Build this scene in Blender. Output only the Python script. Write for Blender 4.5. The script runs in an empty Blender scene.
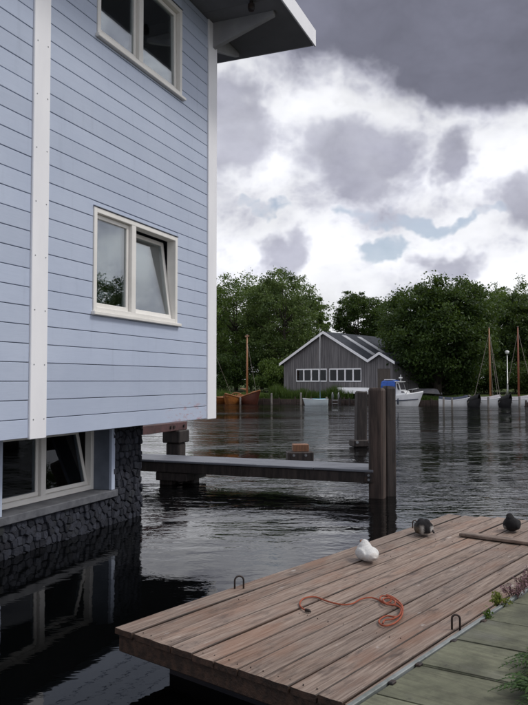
import bpy, bmesh, math, random
import numpy as np
from mathutils import Vector, Matrix

scene = bpy.context.scene
COL = scene.collection
rad = math.radians
random.seed(7)

# ---------------------------------------------------------------- camera
H = 2.1                      # eye height above the water
F = 720.0                    # focal length in photo pixels (528 x 705)
PITCH = math.atan(28 / 720.0)
cam_d = bpy.data.cameras.new('Camera')
cam_d.sensor_fit = 'VERTICAL'
cam_d.sensor_height = 36.0
cam_d.lens = 36.0 * F / 705.0
cam_d.clip_start = 0.05
cam_d.clip_end = 3000
cam = bpy.data.objects.new('Camera', cam_d)
COL.objects.link(cam)
cam.location = (0, 0, H)
cam.rotation_euler = (math.pi / 2 + PITCH, 0, 0)
scene.camera = cam
scene.render.resolution_x = 767
scene.render.resolution_y = 1024

def ray(x, y):
    v = Vector(((x - 264) / F, 1.0, -(y - 352.5) / F))
    return Matrix.Rotation(PITCH, 3, 'X') @ v

def onz(x, y, z):
    r = ray(x, y)
    return Vector((0, 0, H)) + r * ((z - H) / r.z)

def onD(x, y, D):
    r = ray(x, y)
    return Vector((0, 0, H)) + r * (D / r.y)

# ---------------------------------------------------------------- world: broken cloud
SUN_EL, SUN_AZ = rad(50), rad(88)     # azimuth clockwise from +Y (view direction)
world = bpy.data.worlds.new('World')
scene.world = world
world.use_nodes = True
world.cycles.sampling_method = 'MANUAL'
world.cycles.sample_map_resolution = 256
wn, wl = world.node_tree.nodes, world.node_tree.links
wn.clear()

def build_sky():
    def N(t, **k):
        n = wn.new(t)
        for a, b in k.items():
            setattr(n, a, b)
        return n
    def vm(op, a, b):
        n = N('ShaderNodeVectorMath', operation=op)
        wl.new(a, n.inputs[0])
        if isinstance(b, tuple):
            n.inputs[1].default_value = b
        elif b is not None:
            wl.new(b, n.inputs[1])
        return n.outputs['Value'] if op == 'LENGTH' else n.outputs['Vector']
    def m(op, a, b=None, c=None):
        n = N('ShaderNodeMath', operation=op)
        for i, v in enumerate((a, b, c)):
            if v is None:
                continue
            if isinstance(v, (int, float)):
                n.inputs[i].default_value = v
            else:
                wl.new(v, n.inputs[i])
        return n.outputs[0]
    def smooth(v, a, b, c=0.0, d=1.0):
        n = N('ShaderNodeMapRange', interpolation_type='SMOOTHSTEP')
        wl.new(v, n.inputs[0])
        for i, q in enumerate((a, b, c, d)):
            n.inputs[i + 1].default_value = q
        return n.outputs[0]
    def noise(vec, scale, detail, rough=0.55, col=False):
        n = N('ShaderNodeTexNoise')
        wl.new(vec, n.inputs['Vector'])
        n.inputs['Scale'].default_value = scale
        n.inputs['Detail'].default_value = detail
        n.inputs['Roughness'].default_value = rough
        return n.outputs['Color'] if col else n.outputs['Fac']
    tc = N('ShaderNodeTexCoord')
    dirv = vm('NORMALIZE', tc.outputs['Generated'], None)
    sp = N('ShaderNodeSeparateXYZ')
    wl.new(dirv, sp.inputs[0])
    az = m('ARCTAN2', sp.outputs[0], sp.outputs[1])
    el = m('ARCSINE', sp.outputs[2])
    cb = N('ShaderNodeCombineXYZ')
    wl.new(az, cb.inputs[0])
    wl.new(el, cb.inputs[1])
    warp = noise(dirv, 5.0, 5.0, 0.6, True)
    wv = vm('MULTIPLY', vm('SUBTRACT', warp, (0.5, 0.5, 0.5)), (0.24, 0.16, 0.0))
    pos = vm('ADD', cb.outputs[0], wv)
    def blobs(lst):
        acc = None
        for (a, e, ra, re, k) in lst:
            ln = vm('LENGTH', vm('MULTIPLY', vm('SUBTRACT', pos, (a, e, 0)), (1 / ra, 1 / re, 0)), None)
            v = smooth(ln, 1.25, 0.25, 0.0, k)
            acc = v if acc is None else m('MAXIMUM', acc, v)
        return acc
    def B(x, y, rx, ry, k):
        v = ray(x, y).normalized()
        return (math.atan2(v.x, v.y), math.asin(v.z), rx / F, ry / F, k)
    grey = [B(450, 0, 230, 88, 1.1), B(490, 62, 120, 54, 1.05), B(320, 5, 120, 50, .62), B(350, -120, 420, 120, .85),
            ]
    mid = [B(350, 160, 72, 38, .80), B(234, 132, 44, 50, .85), B(442, 157, 28, 20, .70), B(300, 245, 36, 17, .66),
           B(530, 195, 36, 26, .80), B(450, 250, 34, 13, .60)]
    rnd = random.Random(8)
    for i in range(11):                     # the rest of the sky, more of the same
        a = rad(80 + i * 23)
        (grey if i % 2 else mid).append((a if a < math.pi else a - 2 * math.pi, rad(rnd.uniform(12, 68)),
                     rad(rnd.uniform(10, 26)), rad(rnd.uniform(6, 13)), rnd.uniform(.5, .9)))
    blue = [B(392, 209, 100, 13, 1.3), B(394, 236, 34, 24, 1.25), B(255, 211, 80, 10, 1.0), B(470, 203, 70, 9, 1.0)]
    for i in range(5):
        a = rad(80 + i * 50)
        blue.append((a if a < math.pi else a - 2 * math.pi, rad(rnd.uniform(8, 50)),
                     rad(rnd.uniform(4, 10)), rad(rnd.uniform(2, 6)), .8))
    def billow(vec, scale, detail, rough):
        n = N('ShaderNodeTexVoronoi', feature='F1')
        n.normalize = True
        wl.new(vec, n.inputs['Vector'])
        n.inputs['Scale'].default_value = scale
        n.inputs['Detail'].default_value = detail
        n.inputs['Roughness'].default_value = rough
        n.inputs['Lacunarity'].default_value = 2.3
        return n.outputs['Distance']
    soft = noise(vm('MULTIPLY', dirv, (1, 1, 1.5)), 8.0, 5.0, 0.55)
    wob = vm('MULTIPLY', vm('SUBTRACT', warp, (0.5, 0.5, 0.5)), (0.12, 0.12, 0.12))
    puff = billow(vm('ADD', vm('MULTIPLY', dirv, (1, 1, 1.4)), wob), 10.0, 3.0, 0.6)   # 0 in the heart of a puff
    n1 = m('ADD', m('MULTIPLY', soft, 0.40), m('MULTIPLY', m('SUBTRACT', 0.80, puff), 0.95))
    n2 = noise(vm('MULTIPLY', dirv, (1, 1, 2.0)), 4.0, 4.0, 0.55)
    g = m('ADD', blobs(grey), m('MULTIPLY', m('SUBTRACT', n1, 0.5), 1.5))
    g = smooth(g, 0.22, 1.10)
    gm = m('ADD', blobs(mid), m('MULTIPLY', m('SUBTRACT', n1, 0.5), 2.0))
    gm = m('MULTIPLY', smooth(gm, 0.12, 0.95), m('MULTIPLY_ADD', soft, 0.70, 0.28))
    g = m('MAXIMUM', g, gm)
    b = m('ADD', blobs(blue), m('MULTIPLY', m('SUBTRACT', n1, 0.5), -2.2))
    b = smooth(b, 0.30, 0.80)
    b = m('MULTIPLY', b, m('SUBTRACT', 1.0, g))
    sky = N('ShaderNodeTexSky', sky_type='NISHITA')
    sky.sun_disc = False
    sky.sun_elevation = SUN_EL
    sky.sun_rotation = SUN_AZ
    sky.air_density = 1.0
    sky.dust_density = 1.6
    ramp = N('ShaderNodeValToRGB')
    wl.new(g, ramp.inputs[0])
    r = ramp.color_ramp
    r.elements[0].position = 0.0
    r.elements[0].color = (9.4, 9.5, 9.9, 1)
    r.elements[1].position = 1.0
    r.elements[1].color = (1.85, 1.9, 2.45, 1)
    e = r.elements.new(0.35)
    e.color = (6.1, 6.2, 6.95, 1)
    e = r.elements.new(0.7)
    e.color = (3.8, 3.85, 4.65, 1)
    shade = m('MULTIPLY', smooth(n2, 0.30, 0.72, 0.80, 1.10), smooth(puff, 0.15, 0.70, 1.10, 0.80))
    cl = N('ShaderNodeVectorMath', operation='SCALE')
    wl.new(ramp.outputs[0], cl.inputs[0])
    wl.new(shade, cl.inputs['Scale'])
    mx = N('ShaderNodeMix', data_type='RGBA')
    wl.new(m('MULTIPLY', b, 0.68), mx.inputs[0])
    wl.new(cl.outputs[0], mx.inputs[6])
    wl.new(sky.outputs[0], mx.inputs[7])
    bg = N('ShaderNodeBackground')
    bg.inputs[1].default_value = 0.10
    wl.new(mx.outputs[2], bg.inputs[0])
    out = N('ShaderNodeOutputWorld')
    wl.new(bg.outputs[0], out.inputs[0])
build_sky()

sun_d = bpy.data.lights.new('Sun', 'SUN')
sun_d.energy = 1.5
sun_d.angle = rad(12)
sun_d.color = (1.0, 0.96, 0.9)
sun = bpy.data.objects.new('Sun', sun_d)
COL.objects.link(sun)
sd = Vector((math.sin(SUN_AZ) * math.cos(SUN_EL), math.cos(SUN_AZ) * math.cos(SUN_EL), math.sin(SUN_EL)))
sun.rotation_euler = (-sd).to_track_quat('-Z', 'Y').to_euler()
sun.location = (0, 0, 40)

vs = scene.view_settings
vs.view_transform = 'Standard'
vs.look = 'None'
vs.gamma = 1.0
vs.exposure = 0.15
vs.use_curve_mapping = False
scene.render.engine = 'CYCLES'
scene.cycles.max_bounces = 6
scene.cycles.diffuse_bounces = 3
scene.cycles.glossy_bounces = 4
scene.cycles.transparent_max_bounces = 12

# ---------------------------------------------------------------- materials
class NT:
    def __init__(self, name):
        self.m = bpy.data.materials.new(name)
        self.m.use_nodes = True
        self.n, self.l = self.m.node_tree.nodes, self.m.node_tree.links
        self.n.clear()
        self.out = self.n.new('ShaderNodeOutputMaterial')
    def new(self, t, ins=None, **k):
        n = self.n.new(t)
        for a, b in k.items():
            setattr(n, a, b)
        for a, b in (ins or {}).items():
            self.put(n.inputs[a], b)
        return n
    def put(self, sock, v):
        if isinstance(v, bpy.types.NodeSocket):
            self.l.new(v, sock)
        else:
            if isinstance(v, tuple) and len(v) == 3 and sock.type == 'RGBA':
                v = v + (1,)
            sock.default_value = v
    def math(self, op, a, b=0.0, c=0.0):
        return self.new('ShaderNodeMath', {0: a, 1: b, 2: c}, operation=op).outputs[0]
    def mix(self, f, a, b, bt='MIX'):
        return self.new('ShaderNodeMix', {0: f, 6: a, 7: b}, data_type='RGBA', blend_type=bt).outputs[2]
    def mr(self, v, a, b, c=0.0, d=1.0):
        return self.new('ShaderNodeMapRange', {0: v, 1: a, 2: b, 3: c, 4: d}, interpolation_type='SMOOTHSTEP').outputs[0]
    def coord(self, scale=(1, 1, 1), kind='Object', rnd=False, rot=(0, 0, 0)):
        tc = self.new('ShaderNodeTexCoord')
        v = tc.outputs[kind]
        if rnd:
            oi = self.new('ShaderNodeObjectInfo')
            off = self.math('MULTIPLY', oi.outputs['Random'], 37.0)
            v = self.new('ShaderNodeVectorMath', {0: v, 1: off}, operation='ADD').outputs[0]
        return self.new('ShaderNodeMapping', {'Vector': v, 'Scale': scale, 'Rotation': rot}).outputs[0]
    def noise(self, vec, scale, detail=4.0, rough=0.55, dist=0.0):
        return self.new('ShaderNodeTexNoise', {'Vector': vec, 'Scale': scale, 'Detail': detail, 'Roughness': rough, 'Distortion': dist}).outputs['Fac']
    def rand(self):
        return self.new('ShaderNodeObjectInfo').outputs['Random']
    def bump(self, h, s=0.3, d=0.01, nrm=None):
        ins = {'Height': h, 'Strength': s, 'Distance': d}
        if nrm is not None:
            ins['Normal'] = nrm
        return self.new('ShaderNodeBump', ins).outputs[0]
    def pbr(self, color, rough=0.6, normal=None, metal=0.0, spec=0.5, **ex):
        ins = {'Base Color': color, 'Roughness': rough, 'Metallic': metal, 'Specular IOR Level': spec}
        if normal is not None:
            ins['Normal'] = normal
        ins.update(ex)
        p = self.new('ShaderNodeBsdfPrincipled', ins)
        self.l.new(p.outputs[0], self.out.inputs[0])
        return self.m

def simple(name, c1, c2, scale=6.0, stretch=(1, 1, 1), rough=0.6, bump=0.2, bd=0.01, var=0.0, metal=0.0, spec=0.5, lo=0.35, hi=0.68):
    t = NT(name)
    v = t.coord(stretch, rnd=True)
    n = t.noise(v, scale, 6.0, 0.6)
    c = t.mix(t.mr(n, lo, hi), c1, c2)
    if var:
        k = t.math('MULTIPLY_ADD', t.rand(), var, 1.0 - var / 2)
        c = t.new('ShaderNodeHueSaturation', {'Value': k, 'Color': c}).outputs[0]
    n2 = t.noise(v, scale * 5, 4.0, 0.6)
    return t.pbr(c, t.math('MULTIPLY_ADD', n, 0.2, rough - 0.1), t.bump(n2, bump, bd), metal, spec)

M = {}
def mats():
    # blue painted siding, house-local coordinates; reddish smears low near the far corner
    t = NT('siding_blue')
    v = t.coord((1, 1, 1))
    n = t.noise(v, 0.7, 5.0, 0.6)
    fine = t.noise(t.coord((0.8, 0.8, 14), rnd=True), 6.0, 4.0, 0.6)
    c = t.mix(t.mr(n, 0.3, 0.7), (0.435, 0.495, 0.625), (0.485, 0.545, 0.670))
    c = t.mix(t.mr(fine, 0.35, 0.75, 0, 0.35), c, (0.385, 0.44, 0.56))
    k = t.math('MULTIPLY_ADD', t.rand(), 0.10, 0.95)
    c = t.new('ShaderNodeHueSaturation', {'Value': k, 'Color': c}).outputs[0]
    sx = t.new('ShaderNodeSeparateXYZ', {0: v})
    streak = t.noise(t.coord((5, 5, 0.5)), 1.6, 4.0, 0.6)      # rain streaks and grime
    c = t.mix(t.mr(streak, 0.55, 0.85, 0, 0.22), c, (0.20, 0.23, 0.30))
    a = t.mr(sx.outputs[0], 1.7, 0.9)
    b = t.mr(sx.outputs[2], 1.80, 1.62)
    sm = t.noise(t.coord((3.5, 1, 9)), 1.4, 5.0, 0.65)
    c = t.mix(t.math('MULTIPLY', t.math('MULTIPLY', a, b), t.mr(sm, 0.50, 0.66, 0, 0.75)), c, (0.42, 0.20, 0.20))
    M['siding'] = t.pbr(c, 0.55, t.bump(fine, 0.12, 0.004), spec=0.35)
    M['white'] = simple('white_paint', (0.88, 0.88, 0.90), (0.82, 0.82, 0.85), 2.0, (1, 1, .3), 0.5, 0.08)
    M['frame'] = simple('frame_paint', (0.80, 0.78, 0.74), (0.72, 0.70, 0.66), 2.0, rough=0.4, bump=0.05)
    M['shadegrey'] = simple('shade_grey', (0.15, 0.17, 0.215), (0.18, 0.20, 0.25), 3.0, rough=0.9)  # shade put into the colour: siding grooves and line above the casings
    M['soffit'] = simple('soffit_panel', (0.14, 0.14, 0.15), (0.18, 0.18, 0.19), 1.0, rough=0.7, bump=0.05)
    M['soffitw'] = simple('bracket_paint', (0.34, 0.34, 0.35), (0.28, 0.28, 0.29), 2.0, rough=0.6, bump=0.05)
    M['roof'] = simple('roof_felt', (0.05, 0.05, 0.055), (0.08, 0.08, 0.085), 3.0, rough=0.9)
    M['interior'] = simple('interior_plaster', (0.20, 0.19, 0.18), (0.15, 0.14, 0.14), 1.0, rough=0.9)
    M['curtain'] = simple('curtain_cloth', (0.62, 0.60, 0.58), (0.5, 0.48, 0.47), 3.0, (1, 1, .1), 0.9)
    t = NT('window_glass')
    fr = t.new('ShaderNodeFresnel', {'IOR': 1.7}).outputs[0]
    wob = t.bump(t.noise(t.coord(), 1.3, 2.0), 0.05, 0.02)
    gl = t.new('ShaderNodeBsdfGlossy', {'Color': (0.95, 0.97, 1.0), 'Roughness': 0.004, 'Normal': wob})
    tr = t.new('ShaderNodeBsdfTransparent', {'Color': (0.80, 0.86, 0.84)})
    ms = t.new('ShaderNodeMixShader', {0: t.math('MINIMUM', t.math('MULTIPLY', fr, 2.0), 0.9), 1: tr.outputs[0], 2: gl.outputs[0]})
    t.l.new(ms.outputs[0], t.out.inputs[0])
    M['glass'] = t.m
    t = NT('dark_window_glass')
    fr = t.new('ShaderNodeFresnel', {'IOR': 1.35}).outputs[0]
    gl = t.new('ShaderNodeBsdfGlossy', {'Color': (0.9, 0.93, 1.0), 'Roughness': 0.02})
    tr = t.new('ShaderNodeBsdfTransparent', {'Color': (0.35, 0.38, 0.38)})
    ms = t.new('ShaderNodeMixShader', {0: fr, 1: tr.outputs[0], 2: gl.outputs[0]})
    t.l.new(ms.outputs[0], t.out.inputs[0])
    M['farglass'] = t.m
    # rubble
    t = NT('rubble_stone')
    v = t.coord((1, 1, 1), rnd=True)
    n = t.noise(v, 9.0, 6.0, 0.65)
    k = t.rand()
    c = t.mix(k, (0.008, 0.010, 0.017), (0.056, 0.062, 0.084))
    c = t.mix(t.mr(n, 0.4, 0.7), c, (0.03, 0.031, 0.040))
    g = t.noise(t.coord((1, 1, 1)), 3.0, 4.0)
    c = t.mix(t.mr(g, 0.58, 0.75, 0, 0.4), c, (0.05, 0.055, 0.035))
    M['stone'] = t.pbr(c, 0.75, t.bump(t.noise(v, 38.0, 6.0, 0.75), 0.9, 0.03), spec=0.3)
    M['mortar'] = simple('dark_mortar', (0.010, 0.010, 0.013), (0.02, 0.02, 0.024), 8.0, rough=0.95, bump=0.5)
    M['concrete'] = simple('sill_concrete', (0.13, 0.135, 0.15), (0.075, 0.078, 0.09), 5.0, rough=0.8, bump=0.4)
    M['reveal'] = simple('reveal_panel', (0.16, 0.185, 0.235), (0.11, 0.13, 0.17), 2.0, rough=0.6, bump=0.1)
    # weathered raft planks: grain along local x
    t = NT('raft_plank')
    v = t.coord((1, 1, 1), rnd=True)
    gr = t.noise(t.coord((1.2, 26, 10), rnd=True), 2.2, 7.0, 0.65, 0.6)
    big = t.noise(v, 1.6, 5.0, 0.6)
    c = t.mix(t.mr(gr, 0.3, 0.72), (0.135, 0.090, 0.068), (0.330, 0.258, 0.212))
    red = t.noise(t.coord((0.8, 2.0, 1)), 1.7, 5.0, 0.6)
    c = t.mix(t.mr(red, 0.48, 0.70, 0, 0.55), c, (0.22, 0.115, 0.072))
    dk = t.noise(t.coord((0.9, 3.0, 1), rnd=True), 3.0, 6.0, 0.7)
    c = t.mix(t.mr(dk, 0.52, 0.72, 0, 0.75), c, (0.050, 0.036, 0.031))
    pale = t.noise(t.coord((1.6, 3.2, 1)), 2.6, 3.0, 0.5)
    c = t.mix(t.mr(pale, 0.68, 0.74, 0, 0.6), c, (0.44, 0.40, 0.37))
    k = t.math('MULTIPLY_ADD', t.rand(), 0.30, 0.85)
    c = t.new('ShaderNodeHueSaturation', {'Value': k, 'Color': c}).outputs[0]
    crack = t.noise(t.coord((0.5, 55, 8), rnd=True), 2.0, 3.0, 0.5, 0.3)
    c = t.mix(t.mr(crack, 0.66, 0.72, 0, 0.7), c, (0.035, 0.025, 0.022))
    rg = t.mr(big, 0.3, 0.7, 0.50, 0.80)
    M['plank'] = t.pbr(c, rg, t.bump(gr, 0.5, 0.008), spec=0.4)
    M['wetbeam'] = simple('raft_beam', (0.030, 0.019, 0.014), (0.075, 0.042, 0.028), 3.0, (1, 6, 6), 0.6, 0.5, var=0.2)
    M['darkwood'] = simple('tarred_wood', (0.014, 0.010, 0.009), (0.046, 0.034, 0.030), 4.0, (4, 4, .5), 0.7, 0.5, var=0.25)
    M['pilewood'] = simple('pile_wood', (0.026, 0.017, 0.014), (0.085, 0.058, 0.047), 3.0, (5, 5, .4), 0.75, 0.5, var=0.25)
    M['palewood'] = simple('weathered_post', (0.16, 0.145, 0.13), (0.30, 0.275, 0.25), 3.0, (5, 5, .4), 0.8, 0.5)
    M['redsteel'] = simple('rusty_red_beam', (0.10, 0.045, 0.045), (0.055, 0.03, 0.03), 4.0, rough=0.7, bump=0.3)
    M['zinc'] = simple('grey_deck_sheet', (0.155, 0.165, 0.19), (0.115, 0.12, 0.14), 2.0, (1, 3, 1), 0.5, 0.15, var=0.15)
    M['steel'] = simple('galvanised', (0.30, 0.31, 0.33), (0.20, 0.21, 0.22), 8.0, rough=0.45, metal=0.6, bump=0.1)
    M['strip'] = simple('edge_strip_metal', (0.24, 0.26, 0.26), (0.13, 0.145, 0.135), 5.0, rough=0.55, metal=0.2, bump=0.1)
    M['iron'] = simple('dark_iron', (0.03, 0.027, 0.028), (0.075, 0.05, 0.04), 10.0, rough=0.6, metal=0.5, bump=0.3)
    M['newwood'] = simple('orange_wood', (0.24, 0.11, 0.055), (0.16, 0.075, 0.04), 4.0, (6, 6, 1), 0.6, 0.3)
    # mossy quay slabs
    t = NT('mossy_slab')
    v = t.coord((1, 1, 1), rnd=True)
    n = t.noise(v, 3.0, 7.0, 0.65)
    gr = t.noise(t.coord((16, 1.2, 4), rnd=True), 2.5, 5.0, 0.6, 0.4)
    c = t.mix(t.mr(n, 0.32, 0.66), (0.075, 0.078, 0.054), (0.175, 0.180, 0.122))
    c = t.mix(t.mr(gr, 0.4, 0.75, 0, 0.55), c, (0.075, 0.070, 0.052))
    mo = t.noise(v, 14.0, 6.0, 0.7)
    c = t.mix(t.mr(mo, 0.58, 0.72, 0, 0.5), c, (0.03, 0.028, 0.022))
    gy = t.noise(v, 1.6, 4.0, 0.6)
    c = t.mix(t.mr(gy, 0.52, 0.70, 0, 0.6), c, (0.14, 0.14, 0.125))
    k = t.math('MULTIPLY_ADD', t.rand(), 0.4, 0.8)
    c = t.new('ShaderNodeHueSaturation', {'Value': k, 'Color': c}).outputs[0]
    M['slab'] = t.pbr(c, 0.8, t.bump(t.math('ADD', mo, gr), 0.5, 0.008), spec=0.3)
    M['quayside'] = simple('quay_side', (0.04, 0.04, 0.035), (0.07, 0.065, 0.055), 4.0, rough=0.9, bump=0.4)
    M['earth'] = simple('earth', (0.05, 0.045, 0.03), (0.07, 0.08, 0.035), 3.0, rough=0.95, bump=0.5)
    # lawn
    t = NT('lawn')
    v = t.coord()
    n = t.noise(v, 0.35, 6.0, 0.65)
    n2 = t.noise(v, 6.0, 4.0, 0.7)
    c = t.mix(t.mr(n, 0.35, 0.7), (0.035, 0.060, 0.014), (0.085, 0.115, 0.028))
    c = t.mix(t.mr(n2, 0.45, 0.75, 0, 0.6), c, (0.05, 0.045, 0.022))
    M['lawn'] = t.pbr(c, 0.9, t.bump(n2, 0.8, 0.06), spec=0.2)
    # leaves
    for nm, dark, light, tr in (('leaf_dark', (0.017, 0.040, 0.009), (0.075, 0.128, 0.026), 0.3),
                                ('leaf_mid', (0.034, 0.070, 0.014), (0.150, 0.225, 0.048), 0.35),
                                ('leaf_grey', (0.044, 0.082, 0.024), (0.185, 0.255, 0.078), 0.35),
                                ('leaf_reed', (0.035, 0.075, 0.012), (0.100, 0.160, 0.030), 0.35),
                                ('leaf_pink', (0.13, 0.055, 0.075), (0.30, 0.17, 0.20), 0.3),
                                ('leaf_lime', (0.06, 0.085, 0.012), (0.22, 0.25, 0.04), 0.35),
                                ('leaf_fern', (0.018, 0.045, 0.010), (0.055, 0.115, 0.022), 0.3)):
        t = NT(nm)
        at = t.new('ShaderNodeAttribute', attribute_name='tone').outputs['Fac']
        c = t.mix(at, dark, light)
        p = t.new('ShaderNodeBsdfPrincipled', {'Base Color': c, 'Roughness': 0.55, 'Specular IOR Level': 0.35})
        tl = t.new('ShaderNodeBsdfTranslucent', {'Color': t.mix(0.5, c, (0.12, 0.17, 0.02))})
        ms = t.new('ShaderNodeMixShader', {0: tr, 1: p.outputs[0], 2: tl.outputs[0]})
        t.l.new(ms.outputs[0], t.out.inputs[0])
        M[nm] = t.m
    M['bark'] = simple('bark', (0.035, 0.028, 0.020), (0.075, 0.062, 0.048), 5.0, (4, 4, .6), 0.9, 0.8, 0.03)
    # boathouse
    t = NT('grey_weatherboard')
    n = t.noise(t.coord((6, 6, 0.35)), 1.2, 5.0, 0.6)
    c = t.mix(t.mr(n, 0.35, 0.75), (0.120, 0.115, 0.120), (0.225, 0.215, 0.220))
    M['greyboard'] = t.pbr(c, 0.8, t.bump(n, 0.3, 0.01), spec=0.2)
    M['slate'] = simple('roof_sheet', (0.034, 0.038, 0.048), (0.055, 0.060, 0.072), 2.0, (1, 1, 1), 0.85, 0.2, spec=0.15)
    M['rooflight'] = simple('roof_light', (0.46, 0.47, 0.49), (0.36, 0.37, 0.40), 2.0, rough=0.4)
    M['brown'] = simple('brown_door', (0.09, 0.075, 0.06), (0.06, 0.05, 0.045), 3.0, (6, 6, .5), 0.7)
    # boats
    M['gel'] = simple('white_hull', (0.86, 0.87, 0.88), (0.78, 0.79, 0.80), 1.5, rough=0.3, bump=0.02)
    M['palehull'] = simple('pale_hull', (0.58, 0.64, 0.66), (0.48, 0.55, 0.58), 1.5, rough=0.35, bump=0.02)
    M['antifoul'] = simple('dark_bottom', (0.02, 0.02, 0.028), (0.035, 0.03, 0.035), 3.0, rough=0.6)
    M['teal'] = simple('light_blue_deck', (0.16, 0.38, 0.50), (0.22, 0.44, 0.55), 2.0, rough=0.5)
    M['bluecloth'] = simple('blue_canvas', (0.022, 0.075, 0.32), (0.035, 0.11, 0.42), 2.5, rough=0.8, bump=0.4, bd=0.03)
    M['navycloth'] = simple('navy_canvas', (0.022, 0.030, 0.055), (0.04, 0.05, 0.085), 2.5, rough=0.85, bump=0.4, bd=0.03)
    M['greycloth'] = simple('pale_canvas', (0.30, 0.30, 0.33), (0.40, 0.38, 0.40), 2.5, rough=0.85, bump=0.4, bd=0.03)
    M['blackcloth'] = simple('black_tarpaulin', (0.010, 0.010, 0.012), (0.02, 0.02, 0.022), 2.5, rough=0.8, bump=0.5, bd=0.04)
    M['varnish'] = simple('varnished_oak', (0.30, 0.115, 0.030), (0.20, 0.070, 0.020), 2.0, (1, 6, 6), 0.35, 0.1)
    M['reddark'] = simple('dark_red_hull', (0.085, 0.028, 0.018), (0.13, 0.04, 0.024), 2.0, (1, 6, 6), 0.4, 0.1)
    M['spar'] = simple('spar_wood', (0.34, 0.155, 0.065), (0.25, 0.105, 0.045), 3.0, (6, 6, .4), 0.45, 0.1)
    M['redspar'] = simple('red_spar', (0.27, 0.085, 0.045), (0.20, 0.06, 0.035), 3.0, (6, 6, .4), 0.45, 0.1)
    M['alu'] = simple('aluminium', (0.42, 0.43, 0.44), (0.34, 0.35, 0.36), 3.0, rough=0.4, metal=0.7, bump=0.02)
    M['line'] = simple('rigging', (0.17, 0.15, 0.13), (0.25, 0.22, 0.19), 5.0, rough=0.9)
    M['rope'] = simple('orange_rope', (0.34, 0.080, 0.035), (0.22, 0.050, 0.026), 30.0, rough=0.8, bump=0.6, bd=0.004)
    # ducks
    t = NT('duck_feathers')
    at = t.new('ShaderNodeAttribute', attribute_name='plumage')
    v = t.coord((1, 1, 1))
    n = t.noise(v, 40.0, 4.0, 0.6)
    c = t.mix(t.mr(n, 0.3, 0.75, 0, 0.35), at.outputs['Color'], t.mix(0.5, at.outputs['Color'], (0.02, 0.018, 0.015)))
    M['duck'] = t.pbr(c, 0.75, t.bump(t.noise(t.coord((1, 2.5, 2.5)), 55.0, 4.0, 0.6), 1.0, 0.012), spec=0.25)
    M['bill'] = simple('duck_bill', (0.50, 0.21, 0.10), (0.38, 0.14, 0.07), 20.0, rough=0.5)
    # water
    t = NT('canal_water')
    v = t.coord()
    sx = t.new('ShaderNodeSeparateXYZ', {0: v})
    calm = t.math('ADD', t.mr(sx.outputs[1], 7.0, 18.0, 0.08, 1.0), t.mr(sx.outputs[1], 18.0, 40.0, 0.0, 0.5))             # sheltered between house, raft and quay
    gust = t.mr(t.noise(t.coord((0.5, 1.0, 1)), 0.10, 3.0), 0.34, 0.64, 0.30, 1.35)
    amp = t.math('MULTIPLY', calm, gust)
    w0 = t.noise(t.coord((0.42, 1.5, 1), rot=(0, 0, 0.12)), 0.42, 3.0, 0.5, 0.5)
    w1 = t.noise(t.coord((0.75, 1.3, 1)), 0.9, 2.0, 0.5, 0.4)
    w2 = t.noise(t.coord((0.8, 1.35, 1), rot=(0, 0, 0.4)), 3.2, 3.0, 0.55, 0.6)
    w3 = t.noise(t.coord((1, 1.3, 1), rot=(0, 0, -0.5)), 11.0, 2.0, 0.5)
    hgt = t.math('ADD', t.math('MULTIPLY_ADD', w0, 0.115, t.math('MULTIPLY', w1, 0.048)), t.math('ADD', t.math('MULTIPLY', w2, 0.029), t.math('MULTIPLY', w3, 0.005)))
    hgt = t.math('MULTIPLY', hgt, amp)
    M['water'] = t.pbr((0.0015, 0.0018, 0.002), 0.02, t.bump(hgt, 1.0, 1.0), spec=0.5, IOR=1.34)
mats()

# ---------------------------------------------------------------- mesh helpers
def tag(o, label=None, cat=None, group=None, kind=None):
    if label: o['label'] = label
    if cat: o['category'] = cat
    if group: o['group'] = group
    if kind: o['kind'] = kind
    return o

def empty(name, loc=(0, 0, 0), rz=0.0):
    o = bpy.data.objects.new(name, None)
    o.empty_display_size = 0.2
    COL.objects.link(o)
    o.location = tuple(loc) if len(loc) == 3 else (loc[0], loc[1], 0)
    o.rotation_euler = (0, 0, rz)
    return o

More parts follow.
